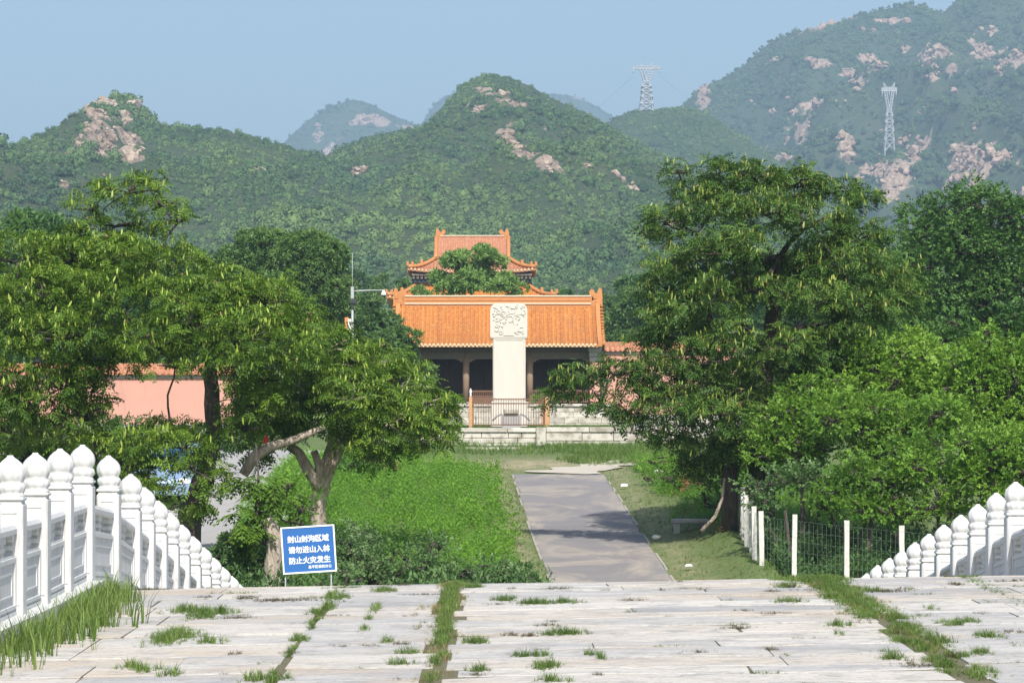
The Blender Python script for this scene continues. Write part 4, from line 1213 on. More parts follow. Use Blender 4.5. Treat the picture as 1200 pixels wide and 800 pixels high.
for xx in (f_x(551.5), f_x(641.5)):
    for k in range(20):
        o = link('picket', me_p, fe); o.location = (xx - fe.location.x, 107.8 + k * .48 - fe.location.y, -fe.location.z)
# white finial on the left post
b = MB(); b.lathe([(.02, 0), (.045, .05), (.03, .12), (.05, .18), (.01, .3)], (f_x(551.5), 107.45, PZ(465, 107.5)), 8); b.build('post_finial', M['white_metal'], fe)
# ------------------------------------------------------------ blue warning sign
def sign():
    Y = 50.0
    gz = float(ground_z(PX(362, Y), Y))
    root = empty('warning_sign', (PX(362, Y), Y, gz), 'tilted blue warning sign with white Chinese lettering beside the far end of the bridge', 'sign')
    c = Vector((PX(361.8, Y), Y, PZ(643.3, Y))); rot = radians(3.6)
    W, H = 62.5 / F * Y, 54.5 / F * Y
    R_ = Matrix.Translation(c) @ Matrix.Rotation(-rot, 4, 'Y')
    b = MB(); b.box(-W/2, W/2, -.012, .012, -H/2, H/2, 0, R_); pn = b.build('panel', M['sign_blue'], root)
    b = MB(); f = .020
    for q in ((-W/2 - .004, W/2 + .004, H/2 - f, H/2 + .004), (-W/2 - .004, W/2 + .004, -H/2 - .004, -H/2 + f), (-W/2 - .004, -W/2 + f, -H/2 + f, H/2 - f), (W/2 - f, W/2 + .004, -H/2 + f, H/2 - f)):
        b.box(q[0], q[1], -.022, .02, q[2], q[3], 0, R_)
    b.build('frame', M['sign_white'], root)
    for dx in (-W*.44, W*.42):
        p = R_ @ Vector((dx, .035, 0)); b = MB(); b.tube([(p.x, p.y, gz - .2), (p.x, p.y, p.z + H*.4)], .012, 8); b.build('leg', M['pole_grey'], root)
    def line(txt, size, x, z, name='lettering', bold=.004, width=None):
        cu = bpy.data.curves.new(name, 'FONT'); cu.body = txt; cu.size = 1.0; cu.align_x = 'LEFT'
        o = bpy.data.objects.new(name, cu); COL.objects.link(o)
        bpy.context.view_layer.update()
        dg = bpy.context.evaluated_depsgraph_get()
        me = bpy.data.meshes.new_from_object(o.evaluated_get(dg)); bpy.data.objects.remove(o)
        co = np.zeros(len(me.vertices)*3, np.float32); me.vertices.foreach_get('co', co); co = co.reshape(-1, 3)
        faces = [tuple(p.vertices) for p in me.polygons]; bpy.data.meshes.remove(me)
        if not len(co): return
        lo, hi = co.min(0), co.max(0); sx_ = width/(hi[0]-lo[0]); b = MB()
        # thick strokes: the same outline laid a few times with tiny offsets
        for k, (dx, dz) in enumerate(((0, 0), (1, 0), (-1, 0), (0, 1), (0, -1), (.7, .7), (-.7, -.7))):
            b.add([R_ @ Vector((x + (v_[0]-lo[0])*sx_ + dx*bold, -.0135 - k*.0004, z + v_[1]*size + dz*bold)) for v_ in co], faces)
        b.build(name, M['sign_white'], pn)
    line('封山封沟区域', .118, -W*.385, H*.175, width=W*.77)
    line('请勿进山入林', .118, -W*.375, -H*.055, width=W*.77)
    line('防止火灾发生', .118, -W*.375, -H*.285, width=W*.77)
    line('昌平区森防办公', .055, -W*.02, -H*.405, width=W*.43, bold=.0016)
sign()

# ------------------------------------------------------------ wire fence with concrete posts on the right
def wire_fence():
    back = [(58.6, 899.5, 597), (59.9, 893, 598.5), (60.9, 884.5, 593), (62.0, 881, 587), (63.3, 875.5, 580), (64.4, 872, 573.5), (65.6, 869.5, 570), (67.0, 862, 567), (69.5, 851, 556)]
    back = back[1:]
    front = [(59.2, 930, 602.5), (58.6, 992, 609.5), (58.0, 1057.5, 615.5), (57.4, 1122, 621), (56.8, 1186, 627), (56.2, 1250, 633)]
    root = empty('wire_fence', (PX(893, 59.9), 59.9, -3), 'green wire fence on rough white concrete posts below the right-hand bushes', 'fence')
    rr = random.Random(3)
    P = []
    for (Y, px, row) in list(reversed(back)) + front:
        x, zt = PX(px, Y), PZ(row, Y); gz = float(ground_z(x, Y)) - .3
        w_ = .047; b = MB(); h = zt - gz
        lean = rr.uniform(-.02, .02); M_ = Matrix.Translation((x, Y, gz)) @ Matrix.Rotation(lean, 4, 'Y')
        n = 6; vs = []
        for k in range(n + 1):
            z = h * k / n
            for (sx_, sy_) in ((-1,-1),(1,-1),(1,1),(-1,1)): vs.append(M_ @ Vector((sx_*w_*(1+rr.uniform(-.10,.10)), sy_*w_, z)))
        b.add(vs, [(k*4+i, k*4+(i+1)%4, (k+1)*4+(i+1)%4, (k+1)*4+i) for k in range(n) for i in range(4)] + [(n*4, n*4+1, n*4+2, n*4+3)])
        b.build('post', M['concrete'], root); P.append((x, Y, zt))
    mesh = MB()
    for (xa_, ya_, za_), (xb_, yb_, zb_) in zip(P[:-1], P[1:]):
        L = math.hypot(xb_-xa_, yb_-ya_); n = max(4, int(L / .09))
        for k in range(n):
            t = (k + .5) / n; x, y, z = xa_ + (xb_-xa_)*t, ya_ + (yb_-ya_)*t, za_ + (zb_-za_)*t - .12
            gz = float(ground_z(x, y)) - .05; mesh.box(x - .002, x + .002, y - .002, y + .002, gz, z - rr.random()*.03)
        for j in range(7):
            dz = .12 + j * .2
            mesh.tube([(xa_, ya_ - .01, za_ - dz), (xb_, yb_ - .01, zb_ - dz)], .0025, 4, False)
    mesh.build('wire_mesh', M['wire'], root, 'stuff')
wire_fence()

# ------------------------------------------------------------ camera pole left of the gate
def pole():
    Y = 128.0; x = PX(413, Y); gz = float(ground_z(x, Y))
    root = empty('lamp_pole', (x, Y, gz), 'grey pole with side arm, small white lamp and thin antenna left of the gate', 'pole')
    b = MB(); b.tube([(x, Y, gz - .2), (x, Y, PZ(352, Y))], [.06, .045], 8); b.build('mast', M['pole_grey'], root)
    b = MB(); b.tube([(x, Y, PZ(345, Y)), (x, Y, PZ(297, Y))], [.018, .010], 6); b.build('antenna', M['pole_grey'], root)
    b = MB(); b.box(x - .065, x + .065, Y - .08, Y + .08, PZ(350, Y), PZ(336, Y), .01); b.build('top_box', M['pole_grey'], root)
    b = MB(); b.box(x - .09, x + .20, Y - .14, Y + .10, PZ(356, Y), PZ(351, Y), .02); b.box(x - .06, x + .06, Y - .1, Y + .1, PZ(362, Y), PZ(357, Y), .02); b.build('equipment_box', M['dark_metal'], root)
    b = MB(); b.tube([(x, Y, PZ(341, Y)), (x + .3, Y, PZ(340.5, Y)), (PX(451, Y), Y, PZ(339.8, Y))], [.028, .022, .018], 6); b.build('arm', M['steel'], root)
    xl = PX(449.5, Y); b = MB(); b.lathe([(.11, 0), (.11, .05), (.085, .12), (.05, .17), (.03, .21)], (xl, Y, PZ(346, Y)), 12); b.build('lamp', M['white_metal'], root)
    xq = PX(408, Y); b = MB(); b.box(xq - .14, xq + .03, Y - .2, Y + .1, PZ(386, Y), PZ(372, Y), .02); b.build('side_box', M['terracotta'], root)
    b = MB(); b.box(xq + .0, xq + .14, Y - .28, Y - .2, PZ(388, Y), PZ(374, Y), .02); b.build('side_plate', M['white_metal'], root)
pole()

# ------------------------------------------------------------ parked car on the left lot
def car():
    Y = 74.0; xr = PX(226, Y); Wd = 1.74; cx_ = xr - Wd/2; gz = float(ground_z(cx_, Y + 2)) + .02
    root = empty('parked_car', (cx_, Y + 2.1, gz), 'pale blue van parked facing the bridge, half hidden behind the left tree', 'van')
    S = [(0, .42, .62), (.05, .30, .74), (.75, .30, .98), (1.55, .28, 1.72), (3.6, .28, 1.80), (4.1, .30, 1.72), (4.25, .36, 1.0), (4.28, .40, .6)]
    b = MB(); vs = []
    for i, (dy, zb, zt) in enumerate(S):
        for (fx, fz) in ((-.92, 0), (-1, .15), (-1, .52), (-.86 if zt > 1.3 else -.93, .96), (-.7, 1), (.7, 1), (.86 if zt > 1.3 else .93, .96), (1, .52), (1, .15), (.92, 0)):
            vs.append((cx_ + fx*Wd/2, Y + dy, gz + zb + (zt - zb)*fz))
    n = 10
    fs = [(i*n+k, i*n+(k+1)%n, (i+1)*n+(k+1)%n, (i+1)*n+k) for i in range(len(S)-1) for k in range(n)] + [tuple(range(n)), tuple(range((len(S)-1)*n, len(S)*n))]
    b.add(vs, fs); body = b.build('body', M['car_paint'], root)
    def quad(p, name, m, par=root, th=.012):
        b = MB(); p = [Vector(q) for q in p]; nn = (p[1]-p[0]).cross(p[3]-p[0]).normalized()
        b.add([q - nn*th for q in p] + [q + nn*th for q in p], [(0,1,2,3),(4,5,6,7),(0,1,5,4),(1,2,6,5),(2,3,7,6),(3,0,4,7)]); return b.build(name, m, par)
    ws = lambda t, sx_: (cx_ + sx_*(Wd/2)*(.84 - .10*t), Y + .80 + (1.50-.80)*t - .03, gz + 1.02 + (1.66-1.02)*t)
    quad([ws(.03, -1), ws(.03, 1), ws(.97, 1), ws(.97, -1)], 'windscreen', M['glass'])
    for s_ in (-1, 1):
        xs_ = cx_ + s_*(Wd/2 - .02)
        for (y0, y1) in ((1.35, 2.3), (2.4, 3.2), (3.3, 3.95)):
            xt = cx_ + s_*(Wd/2*.90); quad([(xs_+s_*.01, Y+y0-.1, gz+1.08), (xs_+s_*.01, Y+y1, gz+1.08), (xt+s_*.015, Y+y1, gz+1.58), (xt+s_*.015, Y+y0+.2, gz+1.58)], 'side_window', M['glass'])
        b = MB(); b.box(cx_ + s_*Wd/2, cx_ + s_*(Wd/2+.17), Y+1.02, Y+1.12, gz+1.05, gz+1.22, .03); b.build('mirror', M['car_paint'], root)
        b = MB(); b.box(cx_ + s_*.52, cx_ + s_*.80, Y-.02, Y+.1, gz+.58, gz+.76, .04); b.build('headlight', M['white_metal'], root)
        for dy in (.75, 3.4):
            b = MB(); xw = cx_ + s_*(Wd/2-.11)
            pr = [(.20, -.10), (.30, -.10), (.315, -.06), (.315, .06), (.30, .10), (.20, .10)]
            k = 16; vs = [(xw + a, Y+dy + r_*cos(2*pi*i/k), gz + .31 + r_*sin(2*pi*i/k)) for (r_, a) in pr for i in range(k)]
            b.add(vs, [(j*k+i, j*k+(i+1)%k, (j+1)*k+(i+1)%k, (j+1)*k+i) for j in range(5) for i in range(k)], True); wl = b.build('wheel', M['tyre'], root)
            b = MB(); vs = [(xw + a, Y+dy + .2*cos(2*pi*i/k), gz + .31 + .2*sin(2*pi*i/k)) for a in (-.08, .08) for i in range(k)]
            b.add(vs, [(i, (i+1)%k, k+(i+1)%k, k+i) for i in range(k)] + [tuple(range(k)), tuple(range(k, 2*k))]); b.build('rim', M['steel'], wl)
    b = MB(); b.box(cx_-.45, cx_+.45, Y-.02, Y+.06, gz+.42, gz+.55, .02); b.build('grille', M['dark_metal'], root)
    b = MB(); b.box(cx_-.85, cx_+.85, Y-.05, Y+.12, gz+.26, gz+.42, .04); b.build('bumper', M['car_paint'], root)
_n0 = set(bpy.data.objects); car()
for o_ in bpy.data.objects:
    if o_ not in _n0 and o_.parent is None: o_.scale = (1, 1, .82)

# ------------------------------------------------------------ power pylons and their wires
def pylon(px, Y, row_top, row_base, half_base, style, label, tilt=0):
    x = PX(px, Y); zt, zb = PZ(row_top, Y), PZ(row_base, Y); H_ = zt - zb
    root = empty('power_pylon', (x, Y, zb), label, 'pylon')
    T = .36 * Y / 2300.
    def bar(b, p, q, t=T): b.tube([p, q], t, 4, False)
    def W(u): return half_base * (1 - .62*u) if u < .62 else half_base * (.38)
    lv = [0, .16, .30, .42, .52, .62]
    b = MB()
    for s1 in (-1, 1):
        for s2 in (-1, 1): bar(b, (x + s1*half_base, Y + s2*half_base, zb - 4), (x + s1*W(.62), Y + s2*W(.62), zb + .62*H_), T*1.4)
    b.build('leg_frame', M['steel'], root)
    b = MB()
    for u0, u1 in zip(lv[:-1], lv[1:]):
        for ax in (0, 1):
            for s in (-1, 1):
                def pt(k, u):
                    w_ = W(u); return (x + k*w_, Y + s*w_, zb + u*H_) if ax == 0 else (x + s*w_, Y + k*w_, zb + u*H_)
                bar(b, pt(-1, u0), pt(1, u1)); bar(b, pt(1, u0), pt(-1, u1)); bar(b, pt(-1, u1), pt(1, u1))
    b.build('bracing', M['steel'], root)
    zw = zb + .62*H_; w0 = W(.62); arms = half_base * (2.1 if style else 1.5)
    b = MB()
    for s in (-1, 1):   # two horns of the window
        for s2 in (-1, 1):
            bar(b, (x + s*w0, Y + s2*w0, zw), (x + s*half_base*.95, Y + s2*w0*.5, zb + .88*H_), T*1.2)
            bar(b, (x, Y + s2*w0, zw), (x + s*half_base*.5, Y + s2*w0*.5, zb + .88*H_))
        n = 5
        for k in range(n):
            t = (k + .5)/n; t2 = (k + 1)/n
            xo = lambda t: x + s*(w0 + (half_base*.95 - w0)*t); xi = lambda t: x + s*half_base*.5*t
            z = lambda t: zw + (zb + .88*H_ - zw)*t
            bar(b, (xo(t), Y, z(t)), (xi(t2), Y, z(t2))); bar(b, (xo(t2), Y, z(t2)), (xi(t), Y, z(t)))
    b.build('window_frame', M['steel'], root)
    b = MB(); za = zb + .88*H_
    for dz, t in ((0, 1.3), (.05*H_, 1)):
        bar(b, (x - arms + (0 if dz == 0 else half_base*.6), Y, za + dz), (x + arms - (0 if dz == 0 else half_base*.6), Y, za + dz), T*t)
    n = 12
    for k in range(n):
        t0 = -arms + 2*arms*k/n; t1 = t0 + 2*arms/n; bar(b, (x + t0, Y, za), (x + (t0+t1)/2, Y, za + .05*H_)); bar(b, (x + (t0+t1)/2, Y, za + .05*H_), (x + t1, Y, za))
    for s in (-1, 1): bar(b, (x + s*half_base*.9, Y, za + .04*H_), (x + s*half_base*1.1, Y, zt), T*1.2); bar(b, (x + s*half_base*.5, Y, za + .05*H_), (x + s*half_base*1.1, Y, zt))
    b.build('cross_arm', M['steel'], root)
    for s in (-1, 0, 1):
        b = MB(); xx = x + s*arms*.9; b.tube([(xx, Y, za), (xx, Y, za - .09*H_)], T*.9, 6); b.build('insulator', M['steel'], root)
    return x, za, arms, Y, H_
def meet(key, px, row):
    H, rm, x0, x1, D, front = HILLS[key]; ys = np.arange(D - front + 20, D + 5, 4.0); xx = PX(px, ys)
    zh = H(xx, ys); k = np.nonzero(zh > PZ(row, ys))[0]
    return float(ys[k[0]]) if len(k) else float(D - 30)
YP = meet('mountain5', 1042, 176)
p1 = pylon(757.5, 1900, 74, 131, 4.3, 1, 'pale lattice power pylon standing against the sky on the middle ridge')
p2 = pylon(1042, YP, 97, 178, 3.6 * YP / 2150., 0, 'tall slim lattice power pylon on the slope of the right mountain')
def hill_at(key, x, y): return float(HILLS[key][0](np.array([x]), np.array([y]))[0])
def cable(a, c, sag, lab):
    b = MB(); n = 24
    b.tube([(a[0] + (c[0]-a[0])*t, a[1] + (c[1]-a[1])*t, a[2] + (c[2]-a[2])*t - sag*4*t*(1-t)) for t in [k/n for k in range(n+1)]], .06, 4, False)
    tag(b.build('power_line', M['steel']), lab, 'power line')
cable((p1[0] - p1[2]*.9, 1900, p1[1] - 4), (PX(560, 2300), 2300, PZ(140, 2300)), 22, 'faint power line running down left from the ridge pylon')
cable((p1[0] + p1[2]*.9, 1900, p1[1] - 4), (p2[0] - p2[2]*.9, YP, p2[1] - 6), 30, 'faint power line sagging between the two pylons')

# ------------------------------------------------------------ small things on the right bank and left tree
def lump(name, px, row, Y, sx_, sy_, sz_, mat, lab, cat, seed):
    rs = random.Random(seed); x = PX(px, Y); z = float(ground_z(x, Y)) + .07
    bm = bmesh.new(); bmesh.ops.create_icosphere(bm, subdivisions=2, radius=1)
    for v_ in bm.verts:
        k = 1 + rs.uniform(-.18, .18); v_.co = Vector((v_.co.x*sx_*k, v_.co.y*sy_*k, v_.co.z*sz_*k))
    me = bpy.data.meshes.new(name); bm.to_mesh(me); bm.free(); me.materials.append(mat)
    o = link(name, me); o.location = (x, Y, z + sz_*.5); return tag(o, lab, cat)
lump('litter', 731, 571, 80.5, .10, .06, .05, M['litter'], 'white scrap of litter on the right verge near the far end of the road', 'litter', 1)
lump('litter', 773, 550, 84.0, .17, .1, .08, M['litter'], 'white plastic bag caught in the weeds below the right tree', 'litter', 2)
lump('litter', 769, 625, 67.5, .09, .06, .05, M['litter'], 'crumpled white scrap beside the shaded edge of the road', 'litter', 3)
lump('litter', 807, 667, 61.5, .08, .05, .04, M['litter'], 'white scrap on the right verge nearest the bridge', 'litter', 4)
# grey stone bench on the bank
Yb = 68.5; xb_ = PX(809, Yb); gz = float(ground_z(xb_, Yb))
bn = empty('stone_bench', (xb_, Yb, gz), 'low grey stone bench half in shade under the right-hand tree', 'bench')
b = MB(); b.box(xb_ - .42, xb_ + .42, Yb - .16, Yb + .16, gz + .16, gz + .26, .02); b.build('seat', M['grey_brick'], bn)
for s_ in (-1, 1): b = MB(); b.box(xb_ + s_*.3 - .07, xb_ + s_*.3 + .07, Yb - .12, Yb + .12, gz - .1, gz + .16, .01); b.build('leg', M['grey_brick'], bn)
# ------------------------------------------------------------ leaf shapes (unit size, stalk at the origin, +X outward)
def shape_frond(seed=0, pairs=7, droop=.42):
    rs = np.random.RandomState(seed); V = []; Q = []
    def rach(t): return np.array([t, 0, .10*t - droop*t*t])
    def quad(a, d, ln, wd, fall):
        d = d / np.linalg.norm(d); sd = np.cross(d, [0, 0, 1]); sd /= np.linalg.norm(sd) + 1e-6
        tip = a + d*ln + np.array([0, 0, -fall*ln])
        mid = a + d*ln*.5 + np.array([0, 0, -fall*ln*.30])
        b = len(V); V.extend([a, mid + sd*wd, tip, mid - sd*wd]); Q.append((b, b+1, b+2, b+3))
    for i in range(pairs):
        t = .22 + .74*i/(pairs-1); p = rach(t)
        ln = .36*(sin(pi*(.18 + .70*t)))**.8 + .06
        for s_ in (-1, 1):
            quad(p, np.array([.62, s_*(.9 + rs.uniform(-.1, .1)), rs.uniform(-.1, .1)]), ln, .085, .50)
    quad(rach(.9), np.array([1, 0, -.6]), .22, .05, .5)
    b = len(V); p0, p1, p2 = rach(0), rach(.5), rach(.95); e = np.array([0, .009, 0])
    V.extend([p0-e, p0+e, p1+e, p1-e, p2-e, p2+e]); Q.extend([(b, b+1, b+2, b+3), (b+3, b+2, b+5, b+4)])
    return np.array(V), np.array(Q)
def shape_sprig(seed, n=9, lw=.23, ll=.34, spread=.5):
    """twig end with simple oval leaves"""
    rs = np.random.RandomState(seed); V = []; Q = []
    for i in range(n):
        t = .12 + .88*i/(n-1); a = np.array([t, 0, .05*sin(t*3)])
        ang = (i % 2*2 - 1)*(1.1 - .6*t) + rs.uniform(-.3, .3); el = rs.uniform(-.5, .5)
        d = np.array([cos(ang)*cos(el), sin(ang)*cos(el), sin(el)]); rl = rs.normal(size=3); sd = np.cross(d, rl + np.array([0, 0, 1.6])); sd /= np.linalg.norm(sd)
        L = ll*rs.uniform(.8, 1.2); W = lw*.5*rs.uniform(.8, 1.2)
        b = len(V); V.extend([a, a + d*L*.5 + sd*W, a + d*L + np.array([0, 0, -.06]), a + d*L*.5 - sd*W]); Q.append((b, b+1, b+2, b+3))
    return np.array(V), np.array(Q)
def shape_tuft(seed, n=14, w=.10):
    """bunch of needles / fine leaves radiating from a point"""
    rs = np.random.RandomState(seed); V = []; Q = []
    for i in range(n):
        d = rs.normal(size=3); d[2] = abs(d[2])*.8 + .05; d /= np.linalg.norm(d)
        sd = np.cross(d, rs.normal(size=3)); sd /= np.linalg.norm(sd); L = rs.uniform(.6, 1.0)
        b = len(V); V.extend([-sd*w*.4, sd*w*.4, d*L + sd*w, d*L - sd*w]); Q.append((b, b+1, b+2, b+3))
    return np.array(V), np.array(Q)
def shape_feather(seed, n=11):
    """upright feathery weed: stem with fine side leaves"""
    rs = np.random.RandomState(seed); V = []; Q = []
    lean = rs.uniform(-.18, .18, 2)
    for i in range(n):
        t = .15 + .85*i/(n-1); a = np.array([lean[0]*t*t, lean[1]*t*t, t])
        ph = i*2.4 + rs.uniform(-.3, .3); L = (.34*(1.15 - t) + .05)*rs.uniform(.8, 1.3)
        d = np.array([cos(ph), sin(ph), .55]); d /= np.linalg.norm(d); sd = np.cross(d, [0, 0, 1]); sd /= np.linalg.norm(sd)
        b = len(V); V.extend([a, a + d*L*.55 + sd*L*.20, a + d*L, a + d*L*.55 - sd*L*.20]); Q.append((b, b+1, b+2, b+3))
    b = len(V); e = np.array([.008, 0, 0]); V.extend([-e, e, np.array([lean[0], lean[1], 1]) + e*.4, np.array([lean[0], lean[1], 1]) - e*.4]); Q.append((b, b+1, b+2, b+3))
    return np.array(V), np.array(Q)
def shape_blades(seed, n=12, w=.020, bend=.65):
    rs = np.random.RandomState(seed); V = []; Q = []
    for i in range(n):
        ph = rs.uniform(0, 6.28); r0 = rs.uniform(0, .12); o = np.array([cos(ph)*r0, sin(ph)*r0, 0]); L = rs.uniform(.5, 1.0)
        d = np.array([cos(ph), sin(ph), 0]); sd = np.array([-sin(ph), cos(ph), 0])*w; bb = bend*rs.uniform(.2, 1.3)
        p1 = o + np.array([0, 0, L*.55]) + d*bb*L*.28; p2 = o + np.array([0, 0, L*.95]) + d*bb*L
        b = len(V); V.extend([o - sd, o + sd, p1 + sd*.8, p1 - sd*.8, p2 + sd*.12, p2 - sd*.12]); Q.extend([(b, b+1, b+2, b+3), (b+3, b+2, b+4, b+5)])
    return np.array(V), np.array(Q)

def frames(D, roll=None, rs=RS):
    """rotation matrices whose X axis is D (N,3) and Z roughly up"""
    D = D / (np.linalg.norm(D, axis=1)[:, None] + 1e-9)
    up = np.tile(np.array([0, 0, 1.0]), (len(D), 1))
    bad = np.abs(D[:, 2]) > .97; up[bad] = [1, 0, 0]
    Y = np.cross(up, D); Y /= np.linalg.norm(Y, axis=1)[:, None]; Z = np.cross(D, Y)
    if roll is not None:
        c, s = np.cos(roll)[:, None], np.sin(roll)[:, None]; Y, Z = Y*c + Z*s, Z*c - Y*s
    return np.stack([D, Y, Z], 2)
def scatter(shapes, P, R, S, rs, tint):
    """join many copies into vertex and quad arrays"""
    VV = []; QQ = []; TT = []; off = 0; kind = rs.randint(0, len(shapes), len(P))
    for k, (v, q) in enumerate(shapes):
        m = kind == k
        if not m.any(): continue
        S_ = S[m]; S_ = S_[:, None, None] if S_.ndim == 1 else S_[:, None, :]
        W = np.einsum('nij,nvj->nvi', R[m], v[None] * S_) + P[m][:, None, :]
        n = m.sum(); Qk = q[None] + (np.arange(n)*len(v))[:, None, None] + off
        VV.append(W.reshape(-1, 3)); QQ.append(Qk.reshape(-1, 4)); off += n*len(v)
        TT.append(np.clip(np.repeat(tint[m], len(q)) + rs.normal(0, .07, n*len(q)), 0, 1))
    return np.concatenate(VV), np.concatenate(QQ), np.concatenate(TT)
TRI = [0]
def foliage(name, mat, shapes, P, R, S, tint, parent=None, rs=RS):
    V, Q, T = scatter(shapes, P, R, S, rs, tint)
    TRI[0] += len(Q)*2
    if parent is not None: V = V - np.array(local(parent))[None]
    return link(name, np_mesh(name, V, Q, mat, tint=T), parent, 'stuff')

M['silk_leaf'] = m_leaf('silk_tree_leaf', (.038, .090, .013), (.120, .215, .022), (.250, .375, .042), trans=.30, nscale=.7)
M['silk_leaf_dark'] = m_leaf('dull_silk_tree_leaf', (.026, .070, .014), (.082, .165, .026), (.175, .270, .048), trans=.25, nscale=.6)
M['pod'] = m_leaf('flat_seed_pod', (.26, .38, .05), (.40, .52, .09), (.55, .62, .16), trans=.30)
M['pod_dull'] = m_leaf('ripening_seed_pod', (.20, .27, .05), (.32, .38, .08), (.46, .48, .14), trans=.25)
M['needle_bright'] = m_leaf('bright_pine_needle', (.070, .150, .040), (.160, .280, .070), (.250, .380, .100), trans=.2, nscale=.35)  # brighter green needles for the pine in front of the tower
M['needle'] = m_leaf('pine_needle', (.040, .092, .026), (.105, .195, .048), (.185, .290, .075), trans=.18, nscale=.35)
M['needle_blue'] = m_leaf('cypress_needle', (.030, .078, .026), (.080, .155, .042), (.140, .225, .065), trans=.15, nscale=.3)
M['elm_leaf'] = m_leaf('round_tree_leaf', (.034, .095, .020), (.080, .175, .034), (.145, .260, .055), trans=.2, nscale=.3)
M['bush_leaf'] = m_leaf('bright_bush_leaf', (.055, .140, .016), (.175, .330, .036), (.340, .510, .095), trans=.34, nscale=.5)
M['bush_grey'] = m_leaf('pale_underside_leaf', (.042, .095, .030), (.100, .190, .055), (.240, .340, .150), trans=.25, nscale=.8)
M['weed'] = m_leaf('feathery_weed', (.085, .20, .022), (.165, .345, .036), (.260, .440, .060), trans=.38, nscale=.8)
M['grass'] = m_leaf('grass_blade', (0.063, 0.127, 0.021), (0.144, 0.230, 0.046), (0.282, 0.345, 0.103), trans=.30, nscale=1.5)
M['dry_grass'] = m_leaf('dry_grass_blade', (0.143, 0.127, 0.050), (0.286, 0.248, 0.110), (0.440, 0.374, 0.187), trans=.25, nscale=1.5)
M['dark_weed'] = m_leaf('brown_joint_weed', (.055, .050, .022), (.100, .085, .040), (.130, .150, .050), trans=.15, nscale=2)
M['brown_leaf'] = m_leaf('withered_leaf', (.10, .05, .02), (.24, .12, .05), (.38, .22, .10), trans=.2, nscale=1)

SH_F = [shape_frond(i, 4, .40 + .16*i) for i in range(3)]
SH_S = [shape_sprig(i + 10) for i in range(4)]
SH_T = [shape_tuft(i + 20) for i in range(3)]
SH_W = [shape_feather(i + 30) for i in range(4)]
SH_B = [shape_blades(i + 40) for i in range(4)]
POD = [(np.array([[0, 0, 0], [.35, .10, 0], [.9, .06, .04], [1, 0, 0], [.65, -.10, .02], [.3, -.09, 0]]), np.array([(0, 1, 4, 5), (1, 2, 3, 4)]))]

def blob_points(blobs, dens, rs, up=.25, shell=(.72, 1.05)):
    """points through the outer shell of ellipsoids; dens = points per square metre of shell"""
    P = []; N = []; 
    for (c, r) in blobs:
        a = 4*pi*((r[0]*r[1])**1.6/3 + (r[0]*r[2])**1.6/3 + (r[1]*r[2])**1.6/3)**(1/1.6)
        n = max(6, int(a*dens)); d = rs.normal(size=(n, 3)); d /= np.linalg.norm(d, axis=1)[:, None]
        keep = (d[:, 2] + up*2) > rs.uniform(-1, 1, n)*1.0; d = d[keep]
        k = rs.uniform(shell[0], shell[1], len(d)) * (1 + .18*fbm(d[:, 0]*2 + c[0]*3, d[:, 1]*2 + d[:, 2]*2 + c[2], 2))
        P.append(np.array(c)[None] + d*np.array(r)[None]*k[:, None]); N.append(d)
    return np.concatenate(P), np.concatenate(N)
def drop_inner(P, N, blobs, rs, keep=.18):
    """thin out points deep inside other blobs"""
    ok = np.ones(len(P), bool)
    for (c, r) in blobs:
        e = (((P - np.array(c))/np.array(r))**2).sum(1); ok &= ~((e < .42) & (rs.rand(len(P)) > keep))
    return P[ok], N[ok]
def limbs(b, start, blobs, r0, rs, wig=.12, per=5, r_end=.025):
    """branches from the trunk top towards every clump, each splitting into twigs"""
    nodes = [(Vector(start), r0)]
    order = sorted(blobs, key=lambda q: (Vector(q[0]) - Vector(start)).length)
    for (c, r) in order:
        c = Vector(c) - Vector((0, 0, r[2]*.25))
        k = min(range(len(nodes)), key=lambda i: (nodes[i][0] - c).length + .25*(nodes[i][0] - nodes[0][0]).length)
        p0, ra = nodes[k]; L = (c - p0).length; ra = min(ra*.72, .035 + .018*L + ra*.3)
        pts = []; n = 6; off = Vector((rs.uniform(-1, 1), rs.uniform(-1, 1), rs.uniform(-.3, 1)))*wig*L
        for i in range(n + 1):
            t = i/n; pts.append(p0.lerp(c, t) + off*sin(pi*t) + Vector((rs.uniform(-1, 1), rs.uniform(-1, 1), rs.uniform(-1, 1)))*.035*L*(0 < i < n))
        b.tube(pts, [ra*(1 - t/n) + max(r_end, ra*.42)*(t/n) for t in range(n + 1)], 6)
        nodes.append((c, max(r_end, ra*.5))); nodes.append((pts[n//2], ra*.7))
        for q in range(per):
            d = rs.normal(size=3); d /= np.linalg.norm(d); d[2] = abs(d[2])*.8 - .1
            e = c + Vector((d[0]*r[0], d[1]*r[1], d[2]*r[2]))*.9
            m = c.lerp(e, .5) + Vector((rs.uniform(-1, 1), rs.uniform(-1, 1), rs.uniform(-.2, 1)))*.08
            b.tube([c, m, e], [max(r_end, ra*.35)*.8, r_end*.8, r_end*.3], 4)
FULL = [1.0, 1.0]
def B(px, row, rx, ry, y, dy=0.0, depth=None):
    """crown clump: position and size read in photograph units at distance y (metres)"""
    k = y/F; Y = y + dy; rx *= FULL[0]; ry *= FULL[1]
    return ((PX(px, Y), Y, PZ(row, Y)), (rx*k, (depth if depth else min(rx, ry*1.5))*k if not depth else depth, ry*k))

